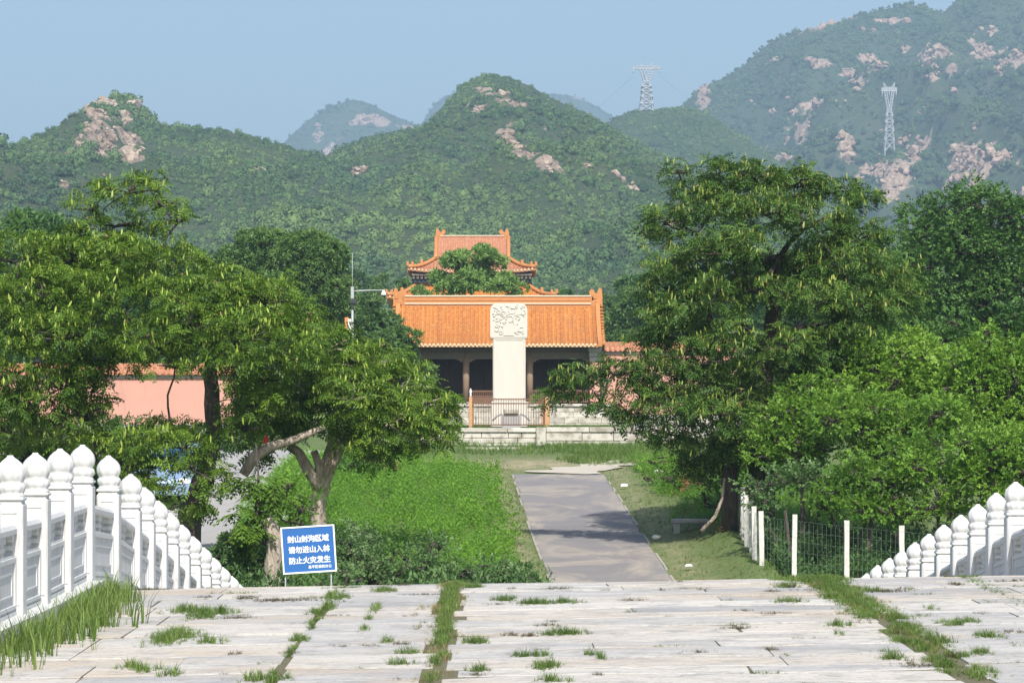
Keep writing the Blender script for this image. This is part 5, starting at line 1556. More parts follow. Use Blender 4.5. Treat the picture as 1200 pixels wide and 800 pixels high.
def trunk(root, pts, rad, mat, name='trunk', n=10, seed=0):
    rr = random.Random(seed); b = MB(); out = []; rads = []
    for i in range(len(pts) - 1):
        p, q = Vector(pts[i]), Vector(pts[i+1])
        for k in range(4):
            t = k/4; out.append(p.lerp(q, t) + Vector((rr.uniform(-1, 1), rr.uniform(-1, 1), 0))*.025*rad[0]/.2); rads.append((rad[i]*(1-t) + rad[i+1]*t)*(1 + rr.uniform(-.07, .07)))
    out.append(Vector(pts[-1])); rads.append(rad[-1])
    b.tube(out, rads, n); return b, out[-1]

FRS = .66
def silk_tree(label, Y, tr, blobs, leafmat, podmat, seed, dens=26., flen=(.26, .40), pods=.7, base_r=(.2, .15, .12, .09), group=None, name='silk_tree', extra=None, bark_m='bark_dark', flower=.0, airy=None):
    rs = np.random.RandomState(seed)
    root = empty(name, tr[0], label, 'tree', group)
    b, top = trunk(root, tr, list(base_r)[:len(tr)], M[bark_m], seed=seed); b.build('trunk', M[bark_m], root)
    lb = MB(); limbs(lb, top, blobs, base_r[len(tr)-1]*.9, rs); lb.build('branches', M[bark_m], root, 'stuff')
    # twig ends: each carries an umbel of drooping fronds
    P, N = blob_points(blobs, dens/6.*4.3, rs, up=.38, shell=(.50, 1.10)); P, N = drop_inner(P, N, blobs, rs, .22)
    P = P + rs.normal(0, .06, P.shape)
    if airy:
        ok = (P[:, 2] < airy) | (rs.rand(len(P)) < .72); P, N = P[ok], N[ok]
    # gaps and denser patches
    ok = (fbm(P[:, 0]*1.5 + P[:, 1], P[:, 2]*1.9 + 3, 3) + rs.uniform(-.15, .6, len(P))) > -.08; P, N = P[ok], N[ok]
    m = 5; n = len(P)
    ph = rs.uniform(0, 2*pi, (n, 1)) + np.arange(m)[None]*2*pi/m + rs.normal(0, .25, (n, m))
    D = np.stack([np.cos(ph), np.sin(ph), rs.uniform(-.85, .45, (n, m))], 2) + N[:, None, :]*np.array([.5, .5, .25])
    D = D.reshape(-1, 3); PP = np.repeat(P, m, 0) + rs.normal(0, .03, (n*m, 3))
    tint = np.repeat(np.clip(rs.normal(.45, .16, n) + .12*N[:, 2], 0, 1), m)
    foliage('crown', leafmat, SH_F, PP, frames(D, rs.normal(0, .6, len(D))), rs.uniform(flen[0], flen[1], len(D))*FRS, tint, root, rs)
    # hanging flat pods
    sel = rs.rand(n) < pods*.95; Pp = P[sel & (N[:, 2] > -.35)]
    if len(Pp):
        k = 4; Pp = np.repeat(Pp, k, 0) + rs.normal(0, .07, (len(Pp)*k, 3)) + np.array([0, 0, .02])
        D = np.stack([rs.normal(0, .22, len(Pp)), rs.normal(0, .22, len(Pp)), -np.ones(len(Pp))], 1)
        R_ = frames(D, rs.uniform(0, 6.28, len(D)))
        foliage('seed_pods', podmat, POD, Pp, R_, rs.uniform(.11, .18, len(D))[:, None]*np.array([1, 1.15, 1]), rs.uniform(.1, 1, len(D)), root, rs)
    if flower:
        sel = rs.rand(n) < flower; Pf = P[sel & (N[:, 2] > .2)] + np.array([0, 0, .10])
        if len(Pf): foliage('dry_flowers', M['pink_flower'], SH_T, Pf, frames(rs.normal(size=Pf.shape)), rs.uniform(.04, .07, len(Pf)), rs.rand(len(Pf)), root, rs)
    return root

# ------------------------------------------------------------ left silk trees
def g3(px, Y, dz=-.1): x = PX(px, Y); return (x, Y, float(ground_z(x, Y)) + dz)
def p3(px, row, Y): return (PX(px, Y), Y, PZ(row, Y))
FULL[:] = [1.06, 1.0]
Y = 61.0
Bl = [B(150, 222, 48, 16, Y, 0), B(112, 243, 30, 16, Y, .3), B(190, 240, 30, 12, Y, -.2), B(208, 258, 16, 14, Y, 0), B(135, 262, 48, 15, Y, .6), B(95, 266, 20, 12, Y, -.3), B(165, 212, 26, 9, Y, .2)]
FULL[:] = [1.08, 1.25]
Bm = [B(20, 300, 46, 24, Y, .2), B(85, 300, 46, 22, Y, -.3), B(150, 300, 44, 22, Y, -.6), B(210, 305, 38, 20, Y, .3), B(50, 340, 56, 26, Y, -1.0), B(130, 345, 56, 26, Y, -1.2), B(0, 380, 50, 30, Y, -.8),
      B(75, 390, 52, 26, Y, -1.6), B(160, 392, 44, 22, Y, -1.0), B(20, 430, 46, 26, Y, -1.4), B(90, 425, 36, 14, Y, -.6), B(-30, 470, 50, 30, Y, -1), B(40, 470, 40, 20, Y, -1.6), B(70, 450, 40, 18, Y, -1.2), B(105, 478, 30, 14, Y, -.9), B(60, 505, 46, 20, Y, -1.2), B(115, 520, 30, 14, Y, -.6), B(135, 420, 34, 12, Y, -.8), B(30, 370, 50, 26, Y, .4), B(110, 330, 50, 26, Y, .5), B(-40, 330, 50, 40, Y, 0), B(110, 452, 22, 12, Y, -.8), B(10, 500, 40, 22, Y, -1.2)]
silk_tree('leaning silk tree at the far left whose bare-stemmed top sprig rises above all its neighbours', Y,
          [g3(150, Y), p3(140, 560, Y), p3(108, 500, Y), p3(82, 462, Y), p3(95, 400, Y)], Bm + Bl, M['silk_leaf'], M['pod'], 101, dens=30, base_r=(.24, .22, .19, .16, .12), flower=.03, airy=PZ(268, Y))
Y = 60.0
Ba = [B(270, 360, 50, 26, Y, .6), B(320, 395, 46, 26, Y, .4), B(230, 400, 40, 18, Y, .3), B(310, 440, 34, 22, Y, -.8), B(215, 520, 40, 16, Y, -.8), B(235, 590, 18, 12, Y, -.7), B(295, 470, 30, 18, Y, -.9), B(255, 335, 44, 22, Y, .2), B(305, 352, 44, 22, Y, -.2), B(210, 345, 40, 22, Y, -.6), B(230, 380, 50, 24, Y, -1.2), B(290, 392, 48, 24, Y, -1.4), B(185, 405, 34, 14, Y, -1.0), B(340, 370, 40, 22, Y, .6), B(280, 425, 40, 18, Y, -1.5), B(330, 415, 44, 24, Y, -1.2),
      B(205, 428, 26, 9, Y, -1.2), B(180, 520, 50, 16, Y, -.5), B(225, 545, 30, 14, Y, -1.0), B(150, 545, 36, 16, Y, -.3), B(205, 505, 30, 10, Y, -.4), B(175, 500, 22, 8, Y, .3), B(285, 500, 26, 14, Y, -.8), B(250, 560, 20, 14, Y, -.9), B(170, 575, 26, 16, Y, -.8)]
silk_tree('silk tree with the thickest dark trunk, in front of the pink wall and blue van', Y,
          [g3(222, Y), p3(220, 612, Y), p3(238, 565, Y), p3(250, 505, Y), p3(246, 440, Y), p3(250, 395, Y)], Ba, M['silk_leaf'], M['pod'], 102, dens=30, base_r=(.27, .25, .21, .17, .14, .10), flower=.03)
Y = 63.0
Bc = [B(400, 440, 56, 28, Y, .5), B(450, 475, 50, 24, Y, .4), B(350, 470, 50, 22, Y, .4), B(440, 505, 40, 16, Y, .5), B(380, 405, 46, 24, Y, 0), B(430, 425, 44, 22, Y, .2), B(350, 445, 48, 24, Y, -.8), B(410, 462, 52, 24, Y, -1.2), B(470, 450, 40, 18, Y, 0), B(500, 468, 34, 16, Y, -.3), B(455, 490, 46, 20, Y, -1.0), B(320, 478, 46, 20, Y, -1.2), B(380, 488, 50, 16, Y, -.5), B(515, 485, 20, 10, Y, -.2),
      B(440, 515, 40, 16, Y, -1.0), B(505, 505, 26, 14, Y, -.5), B(322, 505, 34, 11, Y, -.3), B(490, 515, 30, 12, Y, -.8), B(300, 500, 34, 14, Y, -.8), B(520, 500, 18, 10, Y, -.1), B(440, 535, 20, 12, Y, .6), B(300, 530, 16, 10, Y, -.5)]
tc_ = silk_tree('low spreading silk tree on a pale pollarded trunk, its right branches reaching the gate steps', Y,
          [g3(374, Y), p3(373, 600, Y), p3(377, 565, Y), p3(388, 530, Y), p3(392, 505, Y)], Bc, M['silk_leaf'], M['pod'], 103, dens=32, base_r=(.19, .17, .19, .13, .10), bark_m='bark_pale', flower=.03)
for pts, rd in (([(375, 572), (362, 552), (350, 530), (338, 522)], (.13, .12, .10, .09)), ([(377, 566), (374, 545), (368, 528)], (.10, .09, .07)), ([(378, 560), (396, 536), (404, 505)], (.10, .085, .06))):
    b = MB(); b.tube([p3(a, c_, Y - .1) for a, c_ in pts], rd, 8); b.build('cut_limb', M['bark_pale'], tc_)
FULL[:] = [1.0, 1.0]
# cut stump with new shoots, next to the sign
Y = 52.5
st = empty('pollarded_trunk', g3(321, Y), 'pale peeling pollarded trunk with a few drooping shoots, just left of the blue sign', 'tree')
b, tp = trunk(st, [g3(321, Y), p3(320, 660, Y), p3(322, 630, Y), p3(313, 607, Y)], [.17, .15, .14, .11], M['bark_pale'], seed=4); b.build('trunk', M['bark_pale'], st)
b = MB(); b.tube([p3(316, 622, Y), p3(306, 612, Y), p3(300, 598, Y), p3(303, 560, Y), p3(300, 520, Y)], [.07, .05, .03, .02, .015], 6); b.tube([p3(318, 640, Y), p3(306, 634, Y)], [.04, .03], 6); b.build('shoots', M['bark_dark'], st)
rs = np.random.RandomState(9); Bs = [B(300, 590, 14, 16, Y, -.2), B(288, 605, 12, 14, Y, -.1), B(306, 565, 14, 14, Y, 0), B(296, 625, 8, 8, Y, -.2), B(320, 585, 8, 8, Y, .1), B(284, 570, 10, 12, Y, .1)]
P, N = blob_points(Bs, 7, rs, .3); m = 5; n = len(P); ph = rs.uniform(0, 6.28, (n, m)); D = (np.stack([np.cos(ph), np.sin(ph), rs.uniform(-.6, 0, (n, m))], 2) + N[:, None]*.5).reshape(-1, 3)
foliage('leaves', M['silk_leaf'], SH_F, np.repeat(P, m, 0), frames(D), rs.uniform(.26, .38, n*m), rs.uniform(.2, .6, n*m), st, rs)
# the long broken limb crossing behind the stump, with a red ribbon
b = MB(); Yq = 61.5; b.tube([p3(285, 556, Yq), p3(298, 535, Yq), p3(315, 524, Yq), p3(345, 515, Yq), p3(380, 500, Yq)], [.10, .12, .10, .08, .05], 8)
lm = b.build('broken_limb', M['bark_pale'], tc_)
b = MB(); c_ = Vector(p3(312, 514, 60.9)); b.box(c_.x - .035, c_.x + .035, c_.y - .02, c_.y + .02, c_.z - .06, c_.z + .06, .01); b.box(c_.x - .06, c_.x - .01, c_.y - .03, c_.y, c_.z - .10, c_.z + .01, .01)
tag(b.build('red_ribbon', M['red_cloth']), 'small red ribbon tied on the lowest limb of the spreading silk tree', 'ribbon')

# ------------------------------------------------------------ large tree on the right
FULL[:] = [1.02, 1.12]
Y = 67.0
Br = [B(860, 320, 50, 26, Y, .5), B(940, 320, 50, 28, Y, .5), B(890, 440, 60, 34, Y, .5), B(830, 460, 50, 30, Y, .4), B(870, 530, 40, 30, Y, .4), B(760, 400, 26, 14, Y, .2), B(815, 222, 26, 14, Y, .2), B(795, 200, 16, 10, Y, 0), B(850, 205, 36, 18, Y, .3), B(885, 205, 30, 16, Y, -.2), B(930, 215, 40, 18, Y, .2), B(975, 222, 32, 16, Y, .4), B(1012, 232, 24, 10, Y, .2), B(778, 258, 22, 16, Y, .4), B(765, 275, 16, 10, Y, .3),
      B(835, 245, 44, 22, Y, -.5), B(895, 245, 46, 22, Y, -1.0), B(955, 258, 44, 22, Y, -.8), B(1005, 275, 36, 20, Y, 0), B(800, 300, 44, 24, Y, -.3), B(860, 292, 46, 22, Y, -1.4), B(985, 305, 48, 24, Y, -.8), B(1035, 318, 34, 22, Y, .4), B(1050, 345, 34, 22, Y, .5),
      B(785, 335, 36, 24, Y, .2), B(830, 350, 42, 24, Y, -1.5), B(890, 340, 34, 16, Y, -1.0), B(955, 350, 44, 20, Y, -1.5), B(1015, 360, 44, 22, Y, -.8), B(790, 380, 38, 24, Y, -.6), B(850, 400, 36, 20, Y, -1.8), B(925, 405, 36, 20, Y, -1.8), B(985, 400, 40, 22, Y, -1.2),
      B(820, 425, 44, 18, Y, -1.6), B(770, 430, 40, 16, Y, -1.4), B(720, 435, 34, 14, Y, -1.0), B(675, 440, 26, 12, Y, -.6), B(655, 462, 18, 12, Y, -.3), B(705, 470, 24, 12, Y, -.9), B(750, 460, 34, 14, Y, -1.3), B(735, 492, 20, 12, Y, -.8), B(790, 470, 40, 18, Y, -1.8), B(840, 480, 44, 20, Y, -2.0),
      B(785, 505, 34, 14, Y, -1.0), B(830, 520, 40, 16, Y, -1.3), B(880, 505, 36, 20, Y, -1.6), B(920, 470, 34, 24, Y, -1.2), B(960, 440, 34, 18, Y, -1.0), B(900, 540, 24, 20, Y, -.3), B(815, 545, 28, 14, Y, -.4)]
FULL[:] = [1.0, 1.0]
rt = silk_tree('tall dark silk tree with many hanging pods standing right of the road', Y,
          [g3(893, Y), p3(892, 545, Y), p3(894, 480, Y), p3(896, 425, Y), p3(908, 360, Y), p3(915, 300, Y)], Br, M['silk_leaf_dark'], M['pod_dull'], 104, dens=33, flen=(.28, .42), pods=.85, base_r=(.30, .27, .24, .22, .17, .11), flower=.02)
b = MB(); b.tube([g3(856, Y - .5), p3(855, 545, Y - .4), p3(850, 490, Y - .2), p3(838, 430, Y), p3(830, 350, Y)], [.20, .17, .14, .10, .06], 8); b.tube([p3(897, 420, Y), p3(870, 380, Y - .4), p3(862, 320, Y)], [.12, .10, .05], 6); b.tube([p3(900, 400, Y), p3(940, 385, Y - .3), p3(990, 370, Y)], [.10, .07, .04], 6)
b.build('second_stem', M['bark_dark'], rt)
b = MB(); Yq = 66.0; b.tube([p3(822, 622, Yq), p3(838, 605, Yq), p3(846, 585, Yq), p3(849, 560, Yq)], [.05, .045, .035, .03], 6)
tag(b.build('fallen_branch', M['bark_pale']), 'pale bare branch leaning against the end of the wire fence', 'branch')

# ------------------------------------------------------------ generic crowns: conifers, round trees, bushes
def crown_tree(name, label, Y, base_px, blobs, leafmat, shapes, seed, dens, size, tr=None, rad=(.22, .16, .08), up=.35, group=None, cat='tree', barkm='bark_dark', flat=0.0, leafname='crown', keep=.15, per=4, outward=.6, tmean=.45):
    rs = np.random.RandomState(seed)
    root = empty(name, g3(base_px, Y), label, cat, group)
    if tr is None:
        zc = max(b_[0][2] for b_ in blobs); base = Vector(g3(base_px, Y, -.2)); cxx = sum(b_[0][0] for b_ in blobs)/len(blobs)
        tr = [base, base.lerp(Vector((cxx, Y, zc)), .35), base.lerp(Vector((cxx, Y, zc)), .7)]
    b, top = trunk(root, tr, list(rad), M[barkm], seed=seed); b.build('trunk' if cat == 'tree' else 'stem', M[barkm], root)
    lb = MB(); limbs(lb, Vector(tr[1]) if cat == 'tree' else Vector(tr[0]) + Vector((0, 0, .3)), blobs, rad[-1], rs, per=per); lb.build('branches', M[barkm], root, 'stuff')
    P, N = blob_points(blobs, dens, rs, up); P, N = drop_inner(P, N, blobs, rs, keep)
    D = N*outward + rs.normal(0, .55, N.shape) + np.array([0, 0, .15 - flat])
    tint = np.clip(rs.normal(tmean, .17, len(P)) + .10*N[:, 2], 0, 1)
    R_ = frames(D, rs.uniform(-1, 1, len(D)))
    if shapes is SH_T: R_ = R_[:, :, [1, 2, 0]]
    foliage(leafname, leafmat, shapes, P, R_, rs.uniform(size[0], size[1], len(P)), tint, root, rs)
    return root
def rblobs(specs, Y, rs):
    """big clump ellipses broken into smaller ones for an uneven outline"""
    out = []
    for (px, row, rx, ry) in specs:
        k = max(4, int(rx*ry/90.))
        for i in range(k):
            a = rs.uniform(0, 2*pi); q = math.sqrt(rs.rand())*.80
            rr = rs.uniform(.38, .58)*min(rx, ry)*1.25
            out.append(B(px + cos(a)*q*rx, row + sin(a)*q*ry, rr*1.25, rr*.85, Y, rs.uniform(-1, .6)*rx/F*Y*.8))
    return out
rsb = np.random.RandomState(77)
# dark conifers left of the gate
for (nm, lab, Yc, bp, sp, mt, sd) in (
    ('pine_tree', 'broad dark pine behind the silk tree that has the thickest trunk', 150., 300, [(300, 300, 36, 32), (280, 330, 40, 30), (320, 340, 40, 30), (270, 370, 40, 30)], 'needle', 201),
    ('pine_tree', 'rounded pine with a bare pinkish limb showing, just left of the grey pole', 146., 372, [(365, 300, 30, 30), (372, 330, 34, 28), (345, 350, 36, 28), (390, 350, 30, 26)], 'needle', 202),
    ('pine_tree', 'dark pine directly behind the grey lamp pole', 158., 425, [(425, 370, 34, 26), (400, 385, 34, 26), (440, 390, 30, 24), (380, 400, 40, 26)], 'needle_blue', 203),
    ('cypress_tree', 'pointed dark cypress touching the left end of the gate roof', 140., 462, [(466, 392, 20, 22), (460, 415, 28, 22), (480, 430, 22, 16), (445, 440, 32, 24), (478, 452, 30, 14), (500, 438, 16, 9)], 'needle', 204),
    ('pine_tree', 'low dark tree filling the gap between the lamp pole and the cypress', 135., 415, [(420, 425, 44, 26), (450, 405, 24, 18), (395, 440, 40, 30), (440, 470, 40, 24)], 'needle_blue', 205),
    ('pine_tree', 'distant pine between the grey pole and the tower roof', 250., 470, [(455, 335, 30, 12), (480, 340, 22, 10), (440, 350, 30, 12)], 'needle', 206),
    ('pine_tree', 'bright green pine spreading over the lower roof in front of the tower', 190., 556, [(556, 308, 40, 14), (545, 325, 44, 14), (580, 325, 26, 12), (520, 332, 26, 12), (500, 342, 20, 8), (565, 340, 46, 8), (575, 300, 24, 12), (535, 305, 18, 10), (600, 335, 18, 10), (560, 330, 56, 14)], 'needle_bright', 207)):
    rr_ = (.26, .2, .1) if Yc < 200 else (.3, .2, .12)
    crown_tree(nm, lab, Yc, bp, rblobs(sp, Yc, rsb), M[mt], SH_T, sd, 15 if sd != 207 else 16, (.20, .36) if Yc < 170 else (.26, .42), rad=rr_, up=.4, barkm='twig' if sd in (202,) else 'bark_dark', tmean=.85 if sd == 207 else .62)
for (nm, lab, Yc, bp, sp, mt, sd) in (
    ('pine_tree', 'dark pine just right of the gate roof, half covered by the tall silk tree', 210., 735, [(735, 385, 30, 26), (715, 375, 24, 20), (750, 360, 26, 22), (730, 410, 30, 20)], 'needle', 211),
    ('pine_tree', 'smaller pine above the wall, between the gate roof and the dark pine', 240., 700, [(712, 350, 22, 14), (695, 345, 16, 8), (740, 338, 20, 12)], 'needle_blue', 212),
    ('broadleaf_tree', 'large rounded green tree at the right edge behind the tall silk tree', 112., 1150, [(1145, 250, 56, 28), (1100, 265, 42, 26), (1180, 270, 50, 30), (1115, 300, 60, 34), (1180, 320, 50, 36), (1085, 330, 40, 34), (1130, 345, 60, 34), (1200, 360, 40, 40), (1080, 375, 40, 30), (1150, 385, 50, 26), (1230, 320, 50, 60)], 'elm_leaf', 213),
    ('broadleaf_tree', 'dark round tree showing between the tall silk tree and the large rounded tree', 125., 1050, [(1060, 290, 20, 12), (1045, 330, 30, 30), (1060, 370, 30, 30), (1020, 400, 40, 30)], 'elm_leaf', 214)):
    crown_tree(nm, lab, Yc, bp, rblobs(sp, Yc, rsb), M[mt], SH_T if 'pine' in nm else SH_S, sd, 15 if 'pine' in nm else 18, (.26, .42) if 'pine' in nm else (.26, .40), rad=(.35, .28, .15), up=.4, tmean=.6)
# row of dark trees far behind the walls, left and right
k = 0
for (px, row, rx, ry, Yc) in ((40, 300, 60, 40, 170.), (-40, 310, 60, 40, 160.), (130, 330, 60, 40, 165.), (215, 345, 50, 40, 168.), (800, 370, 50, 30, 220.), (860, 380, 60, 40, 215.), (930, 375, 60, 40, 205.), (1000, 370, 60, 40, 200.), (655, 352, 22, 10, 300.), (430, 330, 26, 12, 300.), (760, 345, 40, 20, 270.)):
    labs = ['dark tree behind the far left silk tree, second from the frame edge', 'dark tree behind the silk trees at the left frame edge', 'dark tree hidden behind the crown of the leaning silk tree', 'dark tree behind the silk tree that has the thickest trunk',
            'dark tree behind the left half of the tall silk tree', 'dark tree behind the trunk of the tall silk tree', 'dark tree behind the right half of the tall silk tree', 'dark tree behind the far right branches of the tall silk tree',
            'small far tree peeping over the right part of the gate roof', 'small far tree right of the pole antenna', 'far tree at the foot of the hill right of the gate roof']
    crown_tree('background_tree', labs[k], Yc, px, rblobs([(px, row, rx, ry), (px, row + ry*.9, rx*.9, ry*.8)], Yc, rsb), M['needle_blue' if k % 2 else 'elm_leaf'], SH_T, 230 + k, 8, (.40, .62), rad=(.3, .2, .12), up=.4, per=2, tmean=.42)
    k += 1
# wood at the foot of the hills, one mass
rs = np.random.RandomState(55); n = 1500
X_ = rs.uniform(-220, 240, n); Y_ = rs.uniform(262, 430, n); bl = []
for x, y in zip(X_, Y_):
    px = 580 + F*x/y
    if -700 < px < 1900: z = float(ground_z(x, y)); h = rs.uniform(2.0, 3.6); bl.append(((x, y, z + h*.75), (h*.7, h*.7, h*.8)))
P, N = blob_points(bl, 1.3, rs, .5); D = N*.8 + rs.normal(0, .5, N.shape)
wd = foliage('distant_wood', M['elm_leaf'], SH_T, P, frames(D)[:, :, [1, 2, 0]], rs.uniform(.7, 1.2, len(P)), np.clip(rs.normal(.45, .2, len(P)), 0, 1))
tag(wd, 'mass of low trees covering the foot of the hills', 'wood')

# a few more trees just outside the picture on both sides, so that the grove goes on
for k, (px, row, rx, ry, Yc, lab) in enumerate(((-190, 330, 90, 60, 120., 'broad tree beyond the left frame edge, farther than the pink wall trees'), (-330, 380, 110, 70, 90., 'broad tree well beyond the left frame edge near the grey lot'), (1330, 330, 90, 60, 105., 'broad tree beyond the right frame edge behind the thicket'), (1440, 420, 110, 70, 75., 'low broad tree beyond the right frame edge beside the fence line'))):
    crown_tree('background_tree', lab, Yc, px, rblobs([(px, row, rx, ry), (px, row + ry*.8, rx*.9, ry*.7)], Yc, rsb), M['elm_leaf'], SH_S, 270 + k, 7, (.34, .5), rad=(.3, .2, .12), up=.4, per=2, tmean=.5)
# bright bushes on the right
BS = [
 ('bright yellow-green bush, tallest of the right-hand thicket, with upright shoots', 66., 1050, [(1040, 430, 46, 30), (1000, 420, 26, 26), (1080, 420, 26, 30), (1060, 398, 14, 18), (1020, 455, 40, 24), (1085, 455, 36, 26)], 'bush_leaf', .62),
 ('bright bush at the right frame edge below the large rounded tree', 65., 1160, [(1160, 500, 40, 26), (1200, 500, 30, 30), (1140, 480, 30, 20), (1140, 420, 34, 26), (1180, 430, 34, 28), (1150, 395, 14, 18), (1210, 450, 30, 40), (1130, 455, 40, 24), (1180, 475, 36, 26)], 'bush_leaf', .52),
 ('green bush in the middle of the right-hand thicket', 63., 1050, [(1000, 490, 46, 26), (1060, 495, 44, 26), (1110, 500, 40, 26), (1030, 520, 46, 22)], 'bush_leaf', .40),
 ('mid-green bush left of the thicket beside the tall silk tree', 64.5, 940, [(930, 500, 36, 26), (960, 470, 34, 24), (905, 530, 30, 20), (950, 530, 36, 22), (985, 455, 20, 16)], 'bush_leaf', .42),
 ('pale-leaved bush in front of the mid-green bush, above the fence corner', 61.5, 930, [(915, 555, 28, 16), (950, 560, 32, 18), (885, 570, 22, 14), (900, 590, 24, 14)], 'bush_grey', .52),
 ('low bush behind the middle of the wire fence', 61., 1010, [(1000, 560, 38, 22), (1045, 555, 36, 22), (980, 590, 34, 18), (1030, 595, 40, 18), (1088, 530, 34, 22), (1060, 540, 30, 20)], 'bush_leaf', .25),
 ('low bright bush behind the right balustrade', 60.5, 1100, [(1090, 560, 36, 22), (1135, 550, 36, 22), (1100, 590, 40, 18), (1060, 600, 36, 16)], 'bush_leaf', .45),
 ('bright bush above the last balustrade post at the right frame edge', 60., 1180, [(1175, 530, 34, 26), (1160, 560, 34, 22), (1210, 550, 30, 34), (1190, 590, 40, 22), (1140, 520, 24, 18)], 'bush_leaf', .48),
 ('dense green bush right of the silk tree trunk', 70., 960, [(950, 430, 30, 20), (975, 400, 20, 16), (1000, 390, 20, 14), (930, 455, 30, 18)], 'elm_leaf', .45),
 ('dark leafy bush behind the balustrade and above the right bushes', 70., 1110, [(1110, 390, 40, 20), (1170, 400, 30, 20), (1190, 385, 30, 20)], 'elm_leaf', .5)]
for i, (lab, Yc, bp, sp, mt, tm) in enumerate(BS):
    crown_tree('bush', lab, Yc, bp, rblobs(sp, Yc, rsb), M[mt], SH_S, 300 + i, 62, (.15, .24), rad=(.06, .05, .03), up=.45, cat='bush', leafname='foliage', keep=.12, per=3, outward=.7, tmean=tm)
# undergrowth behind the fence and between the trunks, dark shrubs at the left
BS2 = [
 ('dark shrub under the far left silk tree behind the finials', 66., 30, [(10, 520, 50, 30), (60, 520, 46, 28), (20, 560, 60, 26), (100, 545, 40, 26)], 'silk_leaf', .42, 'shrub'),
 ('dark shrub behind the tallest finials of the left balustrade', 67., 120, [(130, 540, 40, 24), (100, 570, 50, 24), (60, 590, 50, 20), (160, 560, 30, 22), (150, 600, 34, 14), (190, 598, 22, 12), (120, 610, 30, 16)], 'silk_leaf', .38, 'shrub'),
 ('bright leafy shrub between the blue sign and the two pale trunks', 57., 345, [(340, 590, 24, 20), (330, 575, 18, 16), (350, 605, 22, 14), (320, 600, 12, 16)], 'bush_leaf', .38, 'shrub'),
 ('dark leafy clump below the right branches of the spreading silk tree', 83., 410, [(400, 555, 26, 16), (425, 545, 26, 16), (440, 560, 16, 12), (390, 570, 20, 12)], 'elm_leaf', .3, 'shrub'),
 ('deep green shrub on the bank below the tall silk tree', 78., 810, [(800, 565, 30, 14), (830, 572, 26, 16), (785, 555, 26, 12), (845, 585, 24, 16)], 'bush_leaf', .22, 'shrub'),
 ('weedy green shrub hiding the foot of the tall silk tree beside the bench', 69., 850, [(850, 600, 22, 14), (835, 585, 18, 12), (868, 590, 18, 16), (845, 618, 20, 10)], 'bush_leaf', .30, 'shrub'),
 ('leafy green shrub at the far end of the right verge', 81., 775, [(770, 545, 18, 12), (790, 560, 22, 12), (760, 560, 12, 8)], 'bush_leaf', .35, 'shrub'),
 ('green weedy shrub climbing the far end of the wire fence', 67., 868, [(862, 580, 14, 16), (872, 600, 12, 16), (858, 612, 12, 14), (864, 628, 14, 12)], 'bush_leaf', .5, 'shrub'),
 ('leafy dark shrub in front of the pink wall behind the blue van', 84., 215, [(160, 515, 40, 22), (215, 515, 40, 20), (265, 520, 36, 20), (190, 535, 40, 18), (120, 510, 30, 20)], 'elm_leaf', .35, 'shrub'),
 ('withered brown shrub on the bank beside the stone bench', 77., 812, [(812, 565, 16, 12), (822, 580, 12, 10)], 'brown_leaf', .5, 'shrub'),
 ('withered brown shrub under the spreading silk tree', 84., 440, [(432, 545, 14, 8), (455, 552, 14, 7)], 'brown_leaf', .5, 'shrub')]
for i, (lab, Yc, bp, sp, mt, tm, ct) in enumerate(BS2):
    crown_tree('shrub', lab, Yc, bp, rblobs(sp, Yc, rsb), M[mt], SH_S if mt != 'silk_leaf' else SH_F, 330 + i, 42 if mt != 'silk_leaf' else 18, (.14, .24) if mt != 'silk_leaf' else (.26, .38), rad=(.04, .03, .02), up=.5, cat=ct, leafname='foliage', keep=.15, per=3, tmean=tm)
# row of grey-green shrubs just beyond the bridge
k = 0
for (px, row, rx, ry, Yc) in ((275, 650, 26, 26, 53.), (420, 648, 34, 24, 54.), (455, 660, 30, 22, 54.), (500, 655, 32, 24, 54.5), (548, 664, 28, 18, 54.5), (605, 664, 30, 14, 55.), (400, 672, 26, 14, 51.5), (345, 688, 30, 12, 50.5), (420, 625, 26, 16, 57.)):
    labs = ['feathery grey-green shrub behind the lower end of the left balustrade', 'grey-green shrub immediately right of the blue sign', 'dark grey-green shrub, second right of the blue sign', 'rounded grey-green shrub below the bright weeds', 'grey-green shrub where the grass verge meets the bridge',
            'pale green shrub at the left edge of the road by the bridge', 'low plants under the right corner of the blue sign', 'low plants under the blue sign', 'grey-green shrub behind the right edge of the blue sign']
    crown_tree('roadside_shrub', labs[k], Yc, px, rblobs([(px, row, rx, ry), (px, row + ry, rx*1.1, ry), (px, row + ry*2, rx*1.1, ry)], Yc, rsb), M['bush_grey'], SH_S if k not in (0, 5) else SH_T, 360 + k, 75, (.09, .16), rad=(.012, .01, .008), up=.8, cat='shrub', leafname='foliage', keep=.15, per=3, tmean=.74 if k not in (2, 4) else .55, group='shrubs beyond the end of the bridge')
    k += 1
print('foliage tris', TRI[0])
